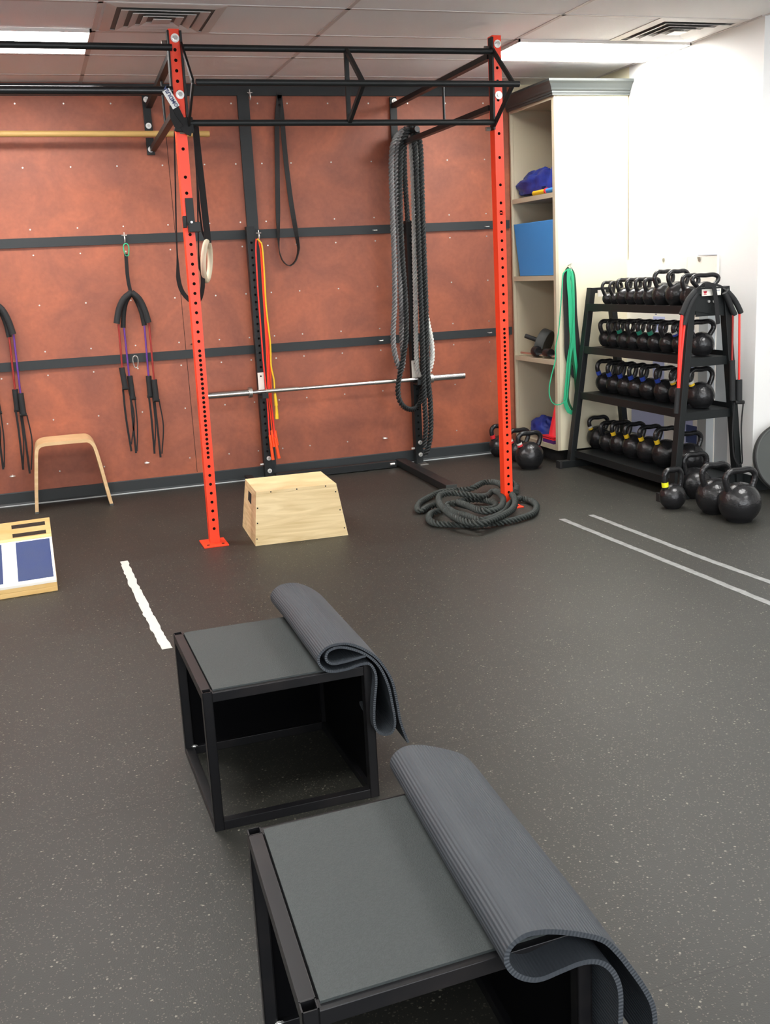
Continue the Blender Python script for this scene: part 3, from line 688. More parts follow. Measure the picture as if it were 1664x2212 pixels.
prof = [(.0, 2.555), (.018, 2.555), (.018, 2.567), (.024, 2.570), (.024, 2.582), (.032, 2.588), (.036, 2.600), (.052, 2.625), (.068, 2.640), (.068, 2.655), (.0, 2.655)]
m = MB(); n = len(prof); vs_ = []
for o_, z in prof: vs_ += [(4.122, CY-o_, z), (CX-o_, CY-o_, z), (CX-o_, 7.478, z)]
fs = []
for i in range(n):
    j = (i+1) % n
    for k in (0, 1): fs.append((i*3+k, j*3+k, j*3+k+1, i*3+k+1))
fs.append(tuple(i*3 for i in range(n))); fs.append(tuple(i*3+2 for i in range(n-1, -1, -1)))
m.add(vs_, fs); part('crown_moulding', m, 'crown', t, 'dark grey crown moulding')
# things on its shelves
def blob(c, d, seed, amp, n=26, flat=.25):
    c = Vector(c); vs_ = []; fs = []
    for i in range(n+1):
        ph = math.pi*i/n
        for k in range(n*2):
            th = math.pi*k/n
            p = Vector((math.sin(ph)*math.cos(th), math.sin(ph)*math.sin(th), math.cos(ph)))
            q = p*(1 + amp*noise.fractal(p*1.6+Vector((seed, 0, 0)), 1, 2, 4) - amp*.8*abs(noise.noise(p*3.1+Vector((0, seed, 0)))))
            v = Vector((q.x*d[0], q.y*d[1], q.z*d[2])); v.z = max(v.z, -d[2]*flat)
            vs_.append(c+v)
    for i in range(n):
        for k in range(n*2):
            k2 = (k+1) % (n*2); a = i*n*2
            fs.append((a+k, a+n*2+k, a+n*2+k2, a+k2))
    m = MB(); m.smooth = True; m.add(vs_, fs); return m
t = thing('nylon_bag', 'crumpled blue nylon bag on the upper cabinet shelf', 'bag', (3.74, 7.10, 1.93))
part('body', blob((3.645, 7.20, 1.985), (.09, .31, .135), 3.1, .24), 'blue', t)
part('body_fold', blob((3.66, 6.93, 1.985), (.08, .13, .145), 8.3, .12), 'blue', t)
t = thing('toy_blaster', 'yellow, red and blue plastic tube toy at the edge of the upper shelf', 'toy', (3.60, 6.93, 1.93))
part('barrel', MB().cyl((3.558, 7.12, 1.944), (3.558, 6.93, 1.944), .017, 16), 'yellow', t, 'yellow barrel')
part('collar', MB().cyl((3.558, 6.93, 1.946), (3.558, 6.912, 1.946), .021, 16), 'cone', t, 'red collar')
part('grip', MB().cyl((3.558, 6.912, 1.946), (3.558, 6.80, 1.946), .016, 16), 'bluefoam', t, 'blue grip')
def pad(x, th, y0, ya, yb, z1, mt, lb):
    m = MB().hexa([(x, y0, 1.362), (x+th, y0, 1.362), (x+th, ya, 1.362), (x, ya, 1.362), (x, y0, z1), (x+th, y0, z1), (x+th, yb, z1), (x, yb, z1)])
    solo('foam_pad', m, mt, lb, 'foam pad', 'blue foam pads in the cabinet', bevel=.004)
pad(3.548, .045, 6.80, 7.36, 7.452, 1.745, 'bluefoam', 'bright blue square foam pad standing on the middle cabinet shelf')
pad(3.597, .045, 6.82, 7.40, 7.454, 1.740, 'bluefoam2', 'dark blue foam pad standing behind the bright blue one')
# ab wheel and dumbbell on the lower shelf
t = thing('exercise_wheel', 'black exercise wheel with a stick handle on the lower cabinet shelf', 'exercise wheel', (3.655, 7.19, .76))
ax = Vector((-.55, .62, .30)).normalized(); cw = Vector((3.655, 7.19, .862)); rot = ax.to_track_quat('Z', 'Y').to_matrix().to_4x4()
wh = part('wheel', MB().lathe([(.02, -.035), (.10, -.035), (.104, -.028), (.104, .028), (.10, .035), (.088, .036), (.084, .026), (.035, .026), (.03, .036), (.012, .036)], cw, 36, rot), 'darkgrey', t)
part('handle', MB().cyl(cw, cw+ax*.16, .017, 14), 'rubber', t)
m = MB()
for k in range(5):
    p = cw + ax*.027 + (rot @ Vector((.06*math.cos(k*1.257), .06*math.sin(k*1.257), 0))); m.cyl(p, p+ax*.002, .013, 14)
part('wheel_hole', m, 'hole', wh)
t = thing('dumbbell', 'black dumbbell with a chrome bar end lying on the lower cabinet shelf', 'dumbbell', (3.58, 7.1, .76))
part('bar', MB().cyl((3.565, 7.39, .784), (3.59, 6.86, .784), .013, 14), 'chrome', t, 'chrome bar')
part('head', MB().lathe([(.012, -.04), (.035, -.038), (.043, -.02), (.043, .02), (.035, .038), (.012, .04)], (3.575, 7.15, .805), 24, Matrix.Rotation(R(90), 4, 'X')), 'iron', t)
part('head', MB().lathe([(.012, -.045), (.032, -.043), (.036, -.03), (.036, .03), (.032, .043), (.012, .045)], (3.583, 6.98, .80), 24, Matrix.Rotation(R(90), 4, 'X')), 'iron', t)
# cones and blue bag on the bottom shelf
t = thing('traffic_cone_stack', 'stack of red sport cones on a purple one on the bottom cabinet shelf', 'cone', (3.65, 6.92, .137))
cx_, cy2 = 3.635, 6.945
part('purple_cone', MB().box((cx_-.085, cy2-.085, .138), (cx_+.085, cy2+.085, .165)), 'purple', t, 'purple base', bevel=.004)
part('cone', MB().box((cx_-.085, cy2-.085, .166), (cx_+.085, cy2+.085, .174)).lathe([(.07, .174), (.017, .40), (.012, .404)], (cx_, cy2, 0), 24), 'cone', t, bevel=0)
part('cone', MB().box((cx_-.085, cy2-.085, .182), (cx_+.085, cy2+.085, .190)).lathe([(.071, .19), (.018, .425), (.010, .430)], (cx_, cy2, 0), 24), 'cone', t)
solo('nylon_bag', blob((3.67, 7.23, .20), (.10, .15, .10), 5.7, .18), 'blue', 'crumpled dark blue nylon bag behind the red cones on the bottom shelf', 'bag')
solo('nylon_bag', blob((3.86, 7.12, .29), (.11, .2, .17), 1.7, .2), 'blue', 'dark blue nylon cloth heaped against the cabinet back, behind the red cones', 'bag')
# latex bands on the cabinet side
solo('screw_hook', MB().cyl((3.637, CY, 1.425), (3.637, CY-.045, 1.432), .004, 10).cyl((3.637, CY-.045, 1.432), (3.637, CY-.05, 1.432), .008, 12).cyl((3.637, CY-.04, 1.432), (3.637, CY-.043, 1.385), .003, 8), 'steel', 'small hook on the cabinet side holding the green bands', 'hook')
def bands(label, mt, tr, w, Y, g='latex loop bands on the cabinet side'):
    pts = [aty(x, y, Y) for x, y in tr]; t = thing('resistance_band', label, 'resistance band', pts[0], g)
    part('band', MB().ribbon(spline([p+Vector((0, CY-6.80, 0)) for p in pts], .02), w, .004), mt, t)
def tr(s): return [(1200+a/6.507, 560+b/6.507) for a, b in s]
bands('black latex loop band hanging with the green ones on the cabinet side', 'rubber', tr([(165, 130), (120, 200), (108, 400), (115, 700), (125, 1000), (130, 1300), (160, 1450), (250, 1650), (300, 1500), (285, 1250), (262, 1000), (240, 750), (228, 400), (205, 200), (165, 135)]), .036, 6.772)
bands('wide light green latex band hanging on the cabinet side', 'green', tr([(160, 135), (155, 300), (175, 600), (185, 900), (200, 1150), (160, 1400), (140, 1650), (115, 1900), (110, 2010), (160, 2130), (230, 2150)]), .030, 6.755)
bands('second green latex band crossing the light one on the cabinet side', 'green', tr([(175, 140), (205, 250), (218, 600), (220, 900), (235, 1250), (262, 1500), (285, 1750)]), .022, 6.76)
bands('narrow green latex band swinging wide in front of the cabinet shelves', 'green', tr([(150, 140), (80, 200), (62, 400), (40, 700), (15, 1000), (-30, 1250), (-28, 1400), (-90, 1650), (-120, 1850), (-80, 2000), (0, 2040), (80, 2010), (130, 1950), (150, 1700), (180, 1300), (215, 1050), (232, 600), (200, 200), (165, 140)]), .007, 6.735)
bands('dark green latex band hanging innermost on the cabinet side', 'dkgreen', tr([(165, 130), (110, 180), (215, 180), (232, 400), (225, 700), (215, 1100), (190, 1400), (160, 1700), (145, 1950), (190, 2080), (240, 2130), (260, 2000), (250, 1700), (215, 1400), (190, 1200)]), .016, 6.765)
# ================================================================ KETTLEBELLS
def kb_parts(t, r, H, w, tape=None, tube=.0135, flat=.88):
    """t: root at the bell's foot; r ball radius, H total height, w half width of the handle (in x)"""
    x0, y0, z0 = t.location
    zc = r*flat
    prof = [(r*.45, 0), (r*.60, .002)]
    for k in range(3, 17):
        a = -math.pi/2 + math.pi*k/18
        z = zc + r*math.sin(a)
        if z > .003: prof.append((r*math.cos(a), z))
    prof += [(r*.12, zc+r*.995)]
    part('body', MB().lathe(prof, t.location, 28), 'iron', t)
    a_ = zc + r*.55
    pts = [(-r*.62, a_), (-w*1.0, H-(H-a_)*.55), (-w*.97, H-(H-a_)*.28), (-w*.62, H-tube*.9), (0, H-tube), (w*.62, H-tube*.9), (w*.97, H-(H-a_)*.28), (w*1.0, H-(H-a_)*.55), (r*.62, a_)]
    hd = part('handle', MB().tube(spline([(x0+x, y0, z0+z) for x, z in pts], .01), tube, 14), 'iron', t)
    if tape:
        P = lambda x, z: Vector((x0+x, y0, z0+z))
        q0 = P(-r*.62, a_)*.66 + P(-w, H-(H-a_)*.55)*.34; q1 = P(-r*.62, a_)*.2 + P(-w, H-(H-a_)*.55)*.8
        cs = tape if isinstance(tape, tuple) else (tape,)
        for i, c_ in enumerate(cs):
            a = q0.lerp(q1, i/len(cs)); b = q0.lerp(q1, (i+1)/len(cs))
            part('tape_band', MB().tube([a, b], tube*1.13, 14), c_, hd, {'ybtape': 'bright yellow'}.get(c_, TN.get(c_))+' tape around the handle foot')
M['ytape'] = M['yellow']; M['btape'] = mat('blue_tape', (.015, .05, .35), .5); M['gtape'] = mat('green_tape', (.01, .22, .14), .5)
M['rtape'] = mat('red_tape', (.65, .02, .03), .5); M['ybtape'] = mat('bright_yellow_tape', (.85, .85, .02), .5)
TN = {'ytape': 'yellow', 'btape': 'blue', 'gtape': 'green', 'rtape': 'red', 'whitetape': 'white'}
ordn = ['first', 'second', 'third', 'fourth', 'fifth', 'sixth', 'seventh', 'eighth', 'ninth', 'tenth']
rows = [
 ('top', 1.145, 3.83, [(6.545, .042, .158, .046, None), (6.445, .042, .158, .046, None), (6.337, .060, .175, .052, None), (6.217, .060, .175, .052, None), (6.107, .061, .177, .053, None), (5.998, .061, .177, .053, None), (5.862, .076, .222, .066, None), (5.704, .080, .222, .070, None), (5.575, .064, .195, .056, None), (5.425, .078, .195, .088, None)]),
 ('second', .850, 3.84, [(6.575, .062, .190, .056, None), (6.464, .062, .192, .058, None), (6.331, .063, .195, .060, 'gtape'), (6.210, .063, .200, .062, None), (6.079, .063, .200, .062, 'gtape'), (5.946, .065, .202, .064, 'gtape'), (5.806, .067, .202, .066, None), (5.665, .068, .205, .066, ('btape', 'whitetape')), (5.465, .076, .216, .082, None)]),
 ('third', .530, 3.84, [(6.600, .072, .228, .066, 'btape'), (6.457, .072, .226, .066, 'btape'), (6.309, .073, .226, .068, 'btape'), (6.173, .073, .226, .068, 'btape'), (6.022, .075, .230, .070, 'btape'), (5.844, .078, .230, .072, 'btape'), (5.670, .08, .235, .074, ('ytape', 'whitetape')), (5.465, .085, .250, .080, ('ytape', 'whitetape'))]),
 ('bottom', .110, 3.83, [(6.690, .085, .235, .074, ('ytape', 'whitetape')), (6.535, .075, .215, .066, None), (6.374, .083, .235, .072, 'ytape'), (6.197, .086, .245, .074, 'ytape'), (6.005, .092, .250, .080, 'ytape'), (5.815, .094, .262, .080, 'ytape'), (5.560, .100, .262, .082, None)])]
for nm, z, x, bl in rows:
    for i, (y, r, H, w, tp) in enumerate(bl):
        size = 'small ' if r < .05 else ''
        tpn = ''
        if tp: tpn = ' with %s tape' % (TN[tp] if isinstance(tp, str) else ' and '.join(TN[q] for q in tp))
        lb = '%sblack kettlebell%s, %s from the left on the %s rack shelf' % (size, tpn, ordn[i], nm)
        t = thing('kettlebell', lb, 'kettlebell', (x, y, z+.004), 'kettlebells on the %s rack shelf' % nm)
        kb_parts(t, r, H, w, tp, tube=.0115 if r < .05 else (.0135 if nm == 'top' else .0155))
for x, y, r, H, w, tp, lb in (
    (3.465, 5.19, .078, .245, .055, 'ybtape', 'black kettlebell with a bright yellow band on the floor, leftmost by the rack'),
    (3.735, 5.36, .100, .285, .080, None, 'dull black kettlebell standing half hidden at the back of the floor group by the rack'),
    (3.60, 4.97, .108, .295, .086, None, 'large glossy black kettlebell on the floor between the banded one and the frontmost one'),
    (3.60, 4.745, .116, .300, .094, None, 'largest glossy black kettlebell on the floor, frontmost and rightmost of the group'),
    (3.34, 7.34, .088, .255, .070, 'rtape', 'black kettlebell with red tape on the floor against the baseboard, behind the orange post'),
    (3.375, 7.08, .085, .250, .078, ('rtape', 'whitetape'), 'black kettlebell with red and white tape, middle of the three by the cabinet foot'),
    (3.31, 6.77, .104, .275, .086, ('rtape', 'whitetape'), 'large black kettlebell with red and white tape in front of the cabinet foot')):
    g = 'kettlebells on the floor by the rack' if x > 3.4 else 'kettlebells on the floor by the cabinet'
    t = thing('kettlebell', lb, 'kettlebell', (x, y, 0), g); kb_parts(t, r, H, w, tp, tube=.0175)
# ================================================================ KETTLEBELL RACK
t = thing('kettlebell_rack', 'black steel four-shelf A-frame kettlebell rack by the white wall', 'rack', (3.8, 6.0, 0))
YL, YR = 6.66, 5.36
ft = lambda y: 3.762 if y == YL else 3.690
rtop = lambda y: 3.905
for y in (YL, YR):
    f0, f1 = Vector((3.585, y, .02)), Vector((ft(y), y, 1.262)); r0, r1 = Vector((4.05, y, .02)), Vector((3.915, y, 1.262))
    part('leg', MB().bar(f0, f1, .055, .042, (1, 0, 0)), 'black', t, bevel=.002)
    part('leg', MB().bar(r0, r1, .055, .042, (1, 0, 0)), 'black', t, bevel=.002)
    part('foot', MB().box((3.49, y-.03, 0), (4.08, y+.03, .05)), 'black', t, bevel=.003)
    part('foot_cap', MB().box((3.482, y-.031, 0), (3.50, y+.031, .052)), 'rubber', t)
    zz = (1.225, 1.262)
    part('top_rail', MB().box((ft(y), y-.02, zz[0]), (3.92, y+.02, zz[1])), 'black', t, bevel=.001)
def fx(z): return 3.585 + (3.72-3.585)*z/1.262
def rx(z): return 4.05 - (4.05-3.915)*z/1.262
for z in (1.145, .850, .530, .110):
    a, b = fx(z)+.012, rx(z)-.012
    m = MB().box((a, YR, z-.004), (b, YL, z)).box((a-.004, YR, z-.038), (a, YL, z+.012)).box((b, YR, z-.038), (b+.004, YL, z+.03))
    part('shelf', m, 'black', t)
    part('end_brace', MB().box((a, YR-.006, z-.05), (b, YR, z+.0)), 'black', t)
    part('end_brace', MB().box((a, YL, z-.05), (b, YL+.006, z+.0)), 'black', t)
part('end_plate', MB().hexa([(3.70, YR-.012, 1.13), (3.91, YR-.012, 1.09), (3.91, YR-.004, 1.09), (3.70, YR-.004, 1.13), (3.715, YR-.012, 1.25), (3.905, YR-.012, 1.25), (3.905, YR-.004, 1.25), (3.715, YR-.004, 1.25)]), 'black', t)
m = MB().box((3.745, YR-.027, 1.214), (3.875, YR-.0215, 1.252)); stk = part('sticker', m, 'whiteply', t, 'white sticker with a red crest')
m = MB()
p = Vector((3.765, YR-.0285, 1.234))
m.prism([(-.012, .010), (-.004, .006), (0, .010), (.004, .006), (.012, .010), (.010, -.001), (.006, -.006), (-.006, -.006), (-.010, -.001)], 0, .001, lambda a, b, d: (p.x+a, p.y-d, p.z+b))
m.box((p.x-.009, p.y-.001, p.z-.013), (p.x+.009, p.y, p.z-.009)); part('crest', m, 'redink', stk)
m = MB()
for k in range(7): m.box((3.826+k*.006, YR-.0285, 1.240), (3.830+k*.006, YR-.028, 1.245))
part('print', m, 'ink', stk)
m = MB().box((3.80, YL-.027, 1.20), (3.86, YL-.021, 1.245)); part('sticker', m, 'whiteply', t, 'white sticker')
for x, z in ((3.80, 1.18), (3.835, 1.178)): part('bolt', MB().cyl((x, YR-.012, z), (x, YR-.02, z), .008, 10), 'zinc', t)
# trainer draped over the rack end
t = thing('strap_trainer', 'black foam strap trainer with bright red bands draped over the near end of the rack', 'resistance trainer', (3.83, 5.32, 1.25))
Yh = 5.31
P = lambda x, y, d=0: aty(x, y, Yh+d)
part('webbing_strap', MB().ribbon(spline([P(1523, 618), P(1540, 616), P(1546, 640), P(1552, 700)], .02), .028, .004), 'web', t)
part('webbing_strap', MB().ribbon(spline([P(1503, 628), P(1512, 620, .03), P(1530, 615, .05), P(1555, 617, .05), P(1570, 628)], .02), .012, .005), 'web', t)
for pts in ([(1503, 628), (1487, 648), (1478, 668), (1472, 680)], [(1505, 634), (1492, 658), (1484, 680), (1478, 702)], [(1570, 628), (1585, 645), (1595, 662), (1601, 676)], [(1566, 632), (1575, 650), (1582, 668), (1588, 680)]):
    part('foam_grip', MB().tube(spline([P(*q) for q in pts], .02), .0165, 14), 'foam', t)
part('band', MB().tube(spline([P(1474, 680), P(1470, 730), P(1466, 838)], .05), .0095, 12), 'redtube', t)
part('band', MB().tube(spline([P(1479, 702), P(1473, 760), P(1467, 838)], .05), .0080, 12), 'redtube', t)
part('band', MB().tube([P(1584, 680), P(1582, 780)], .0062, 12), 'dkred', t)
part('band', MB().tube([P(1598, 674), P(1597, 822)], .0066, 12), 'redtube', t)
for a, b, r_ in (((1465, 838), (1461, 893), .014), ((1582, 778), (1583, 865), .0175), ((1597, 820), (1597, 866), .019)):
    part('handle', MB().tube([P(*a), P(*b)], r_, 14), 'foam', t)
part('handle_end', MB().tube([P(1588, 869), P(1607, 869)], .012, 10), 'rubber', t)
m = MB().ribbon(spline([P(1606, 872), P(1602, 920), P(1603, 970), P(1604, 1000), P(1597, 1006)], .02), .008, .004).ribbon(spline([P(1587, 870), P(1583, 930), P(1586, 985), P(1597, 1006), P(1597, 1014)], .02), .010, .004)
part('foot_loop', m, 'web', t)
# ================================================================ WALL BOARDS BEHIND THE RACK
Xb = XR-.012
t = thing('wall_chart', 'white wall board with a lavender lower panel and a printed ruler, behind the rack', 'wall board', (Xb, 6.2, .3))
part('board', MB().box((Xb, 6.03, .20), (XR-.001, 6.79, 1.44)), 'whiteply', t)
part('lavender_panel', MB().box((Xb-.002, 6.28, .20), (Xb, 6.70, .60)), 'lav', t, 'lavender lower panel')
rs_ = part('ruler_strip', MB().box((Xb-.003, 6.28, .20), (Xb-.001, 6.42, 1.05)), 'lav', t)
m = MB()
for k in range(26):
    z = .45+k*.036; m.box((Xb-.0045, 6.375 if k % 5 else 6.34, z), (Xb-.003, 6.395, z+.005))
m.box((Xb-.0045, 6.285, .50), (Xb-.003, 6.41, .506)).box((Xb-.0045, 6.30, .40), (Xb-.003, 6.315, .45)).box((Xb-.0045, 6.385, .40), (Xb-.003, 6.40, .45)); part('ruler_marks', m, 'ink', rs_)
part('grommet', MB().cyl((Xb-.004, 6.30, 1.43), (Xb, 6.30, 1.43), .014, 16), 'steel', t)
t = thing('wall_panel', 'grey and white folded board with a dark square and a round latch, at the wall edge', 'wall board', (Xb, 5.85, .2))
part('board', MB().box((Xb-.006, 5.70, .12), (XR-.001, 6.02, 1.445)), 'whiteply', t)
part('grey_side', MB().prism([(5.58, 0), (5.70, .012), (5.73, .055), (5.90, .012), (5.90, 0)], .12, 1.10, lambda a, b, d: (XR-.001-b, a, d)), 'greyboard', t, 'grey curved side')
part('lavender_panel', MB().box((Xb-.008, 5.93, .12), (Xb-.006, 6.02, 1.0)), 'lav', t, 'lavender strip')
part('dark_square', MB().box((Xb-.010, 5.88, .22), (Xb-.008, 6.0, .34)), 'ink', t, 'dark square')
part('latch', MB().tube([(Xb-.016, 5.81+.022*math.cos(a), .255+.022*math.sin(a)) for a in [2*math.pi*k/16 for k in range(16)]], .006, 8, closed=True), 'steel', t)
part('clip', MB().box((Xb-.012, 5.87, 1.425), (Xb-.006, 5.90, 1.438)).cyl((Xb-.01, 5.885, 1.42), (Xb-.002, 5.885, 1.42), .012, 12), 'steel', t)
part('top_edge', MB().tube([(Xb-.008, 5.90, 1.449), (Xb-.008, 5.70, 1.446)], .002, 6), 'ink', t)
# round disc at right
t = thing('balance_disc', 'round dark grey disc leaning on the wall at the right edge', 'exercise disc', (4.28, 5.18, 0))
cd = aty(1716, 1006, 5.18); cd.x = 4.262
rr = .215; dax = Vector((-.12, -1, .30)).normalized(); dr = dax.to_track_quat('Z', 'Y').to_matrix().to_4x4()
cd.z = rr*.95+.012
part('disc', MB().lathe([(.02, -.035), (rr*.93, -.035), (rr, -.02), (rr, .012), (rr*.985, .02), (rr*.95, .022), (rr*.94, .016), (.02, .016)], cd, 56, dr), 'darkgrey', t)
m = MB().tube([cd + dr @ Vector((rr*.985*math.cos(a), rr*.985*math.sin(a), .010)) for a in [2*math.pi*k/56 for k in range(56)]], .010, 10, closed=True); part('rim', m, 'rubber', t)
# ================================================================ FLOOR TAPES
def tape(px_pts, w, mt, lb, seed, jag):
    pts = [atz(x, y, .0015) for x, y in px_pts]; pts = resample(spline(pts, .02), .03); rnd = random.Random(seed); L, Rr = [], []
    for i, p in enumerate(pts):
        a = pts[max(i-1, 0)]; b = pts[min(i+1, len(pts)-1)]; d = (b-a).normalized(); s_ = Vector((-d.y, d.x, 0))
        off = jag*noise.noise(Vector((i*.35, seed, 0)))
        L.append(p + s_*(w/2+off+rnd.uniform(-jag, jag)*.35)); Rr.append(p - s_*(w/2-off*.7+rnd.uniform(-jag, jag)*.35))
    m = MB(); n = len(pts)
    vs_ = L + Rr + [v-Vector((0, 0, .0014)) for v in L+Rr]
    fs = [(i, i+1, n+i+1, n+i) for i in range(n-1)] + [(i, 2*n+i, 2*n+i+1, i+1) for i in range(n-1)] + [(n+i+1, 3*n+i+1, 3*n+i, n+i) for i in range(n-1)]
    solo('floor_tape', m.add(vs_, fs), mt, lb, 'floor tape', 'tape lines on the floor')
tape([(268, 1212), (283, 1250), (305, 1295), (330, 1345), (362, 1402)], .041, 'whitetape', 'ragged bright white tape strip on the floor behind the left box corner', 3, .008)
tape([(1214, 1121), (1330, 1168), (1480, 1228), (1600, 1277), (1760, 1342)], .036, 'greytape', 'nearer of the two grey-white tape lines on the floor at right', 5, .004)
tape([(1277, 1112), (1400, 1159), (1530, 1209), (1664, 1257), (1790, 1303)], .036, 'greytape', 'farther of the two grey-white tape lines on the floor at right, towards the kettlebells', 9, .004)
# ================================================================ PLYWOOD PLYO BOX
t = thing('plyo_box', 'pale plywood trapezoid jump box with a handle slot, beside the left orange post', 'plyo box', (1.3, 5.8, 0))
b = [(1.028, 5.556), (1.560, 5.533), (1.585, 6.043), (1.053, 6.066)]; tp = [(1.058, 5.570), (1.513, 5.550), (1.5345, 5.965), (1.0785, 5.985)]; H = .302
m = MB().hexa([(*p, 0) for p in b] + [(*p, H-.016) for p in [(b[i][0]+(tp[i][0]-b[i][0])*.95, b[i][1]+(tp[i][1]-b[i][1])*.95) for i in range(4)]])
part('sides', m, 'ply', t, bevel=.0015)
m = MB().hexa([(tp[i][0]+(b[i][0]-tp[i][0])*.03, tp[i][1]+(b[i][1]-tp[i][1])*.03, H-.0155) for i in range(4)] + [(*p, H) for p in tp])
part('top', m, 'ply', t, bevel=.001)
m = MB()
def onface(A, B, A2, B2, u, v): return (Vector(A).lerp(Vector(B), u)).lerp(Vector(A2).lerp(Vector(B2), u), v)
F = [(*b[0], 0), (*b[1], 0), (*tp[0], H), (*tp[1], H)]
for u, v in ((.015, .13), (.02, .42), (.02, .70), (.975, .15), (.972, .5), (.968, .85), (.18, .975), (.5, .975), (.86, .975)):
    p = onface(F[0], F[1], F[2], F[3], u, v); m.cyl(p+Vector((0, .002, 0)), p+Vector((0, -.002, 0)), .004, 8)
part('screw', m, 'hole', t)
S = [(*b[3], 0), (*b[0], 0), (*tp[3], H), (*tp[0], H)]
q = [onface(*S[:2], *S[2:], u, v)+Vector((-.0015, 0, 0)) for u, v in ((.36, .68), (.62, .66), (.62, .86), (.36, .86))]
part('handle_slot', MB().hexa([p+Vector((.003, 0, 0)) for p in q]+q), 'hole', t)
# ================================================================ BENTWOOD STOOL
t = thing('bentwood_stool', 'pale bent plywood stool against the rust wall', 'stool', (.15, 7.28, 0))
prof = [(-.119, 0), (-.105, .15), (-.088, .30), (-.075, .40), (-.060, .438), (-.030, .452), (.02, .455), (.22, .455), (.262, .450), (.285, .430), (.300, .395), (.318, .30), (.345, .13), (.366, 0)]
c_ = spline([(a, 0, z) for a, z in prof], .012); th_ = .011; outr, inn = [], []
for i, p in enumerate(c_):
    d = (c_[min(i+1, len(c_)-1)]-c_[max(i-1, 0)]).normalized(); nn = Vector((-d.z, 0, d.x)); outr.append(p+nn*th_); inn.append(p-nn*th_)
ys = (7.14, 7.44); n = len(c_); vs_ = []
for y in ys: vs_ += [Vector((p.x, y+(.02-.05*p.x if 0 else 0), max(0, p.z))) for p in outr] + [Vector((p.x, y, max(0, p.z))) for p in inn]
fs = []
for i in range(n-1):
    fs += [(i, i+1, 2*n+i+1, 2*n+i), (n+i+1, n+i, 3*n+i, 3*n+i+1), (i+1, i, n+i, n+i+1), (2*n+i, 2*n+i+1, 3*n+i+1, 3*n+i)]
fs += [(0, 2*n, 3*n, n), (n-1, 2*n-1, 4*n-1, 3*n-1)]
m = MB(); m.smooth = True; m.add(vs_, fs); part('bent_shell', m, 'wood', t)
for x in (-.118, .365): part('foot_pad', MB().box((x-.012, 7.138, 0), (x+.012, 7.442, .012)), 'darkgrey', t)
# ================================================================ SLANT BOARD (left edge)
t = thing('slant_board', 'wooden slant board with blue foot grips and handle slots, cut off by the left edge', 'slant board', (-.22, 5.4, 0))
xr, xl = -.035, -.43
y0, y1 = 5.195, 5.545
def sb(x, y): return (x, y + (x-xr)*.09)
m = MB().hexa([(*sb(xl, y0), 0), (*sb(xr, y0), 0), (*sb(xr, y1), 0), (*sb(xl, y1), 0), (*sb(xl, y0), .024), (*sb(xr, y0), .024), (*sb(xr, y1), .024), (*sb(xl, y1), .024)])
m.hexa([(*sb(xl, y0), .024), (*sb(xr, y0), .024), (*sb(xr, y0+.03), .024), (*sb(xl, y0+.03), .024), (*sb(xl, y0), .048), (*sb(xr, y0), .048), (*sb(xr, y0+.03), .056), (*sb(xl, y0+.03), .056)])
part('base', m, 'wood2', t, bevel=.002)
zf_, zr_ = .043, .195
def deck(x0, x1, ya, yb, lift, th):
    z = lambda y: zf_+(zr_-zf_)*(y-y0)/(y1-y0)+lift
    return MB().hexa([(*sb(x0, ya), z(ya)), (*sb(x1, ya), z(ya)), (*sb(x1, yb), z(yb)), (*sb(x0, yb), z(yb)), (*sb(x0, ya), z(ya)+th), (*sb(x1, ya), z(ya)+th), (*sb(x1, yb), z(yb)+th), (*sb(x0, yb), z(yb)+th)])
part('deck', deck(xl, xr, y0, y1-.02, 0, .016), 'whiteply', t, bevel=.002)
part('deck_rear_edge', deck(xl, xr, y1-.02, y1, 0, .017), 'wood2', t)
for a, b_ in ((xr-.178, xr-.012), (xl+.014, xr-.246)):
    part('foot_grip', deck(a, b_, y0+.022, y1-.035, .0162, .002), 'bluepad', t, bevel=.0006)
part('side_leg', MB().hexa([(*sb(xr-.018, y1-.06), .02), (*sb(xr, y1-.06), .02), (*sb(xr, y1), .02), (*sb(xr-.018, y1), .02), (*sb(xr-.018, y1-.06), .17), (*sb(xr, y1-.06), .17), (*sb(xr, y1), .195), (*sb(xr-.018, y1), .195)]), 'wood2', t)
def hp(x, s_):
    p = sb(x, y1+.03*s_); return Vector((p[0], p[1], zr_+.012+.085*s_))
m = MB()
def strip(x0, x1, s0, s1):
    o_ = Vector((0, .018, -.003)); q = [hp(x0, s0), hp(x1, s0), hp(x1, s1), hp(x0, s1)]
    m.hexa([p+o_ for p in q] + q)
strip(xl, xr, -.2, .10); strip(xl, xr, .32, .60); strip(xl, xr, .82, 1)
for s0, s1 in ((.10, .32), (.60, .82)):
    strip(xr-.025, xr, s0, s1); strip(xr-.265, xr-.19, s0, s1); strip(xl, xl+.02, s0, s1)
part('handle_panel', m, 'wood2', t)
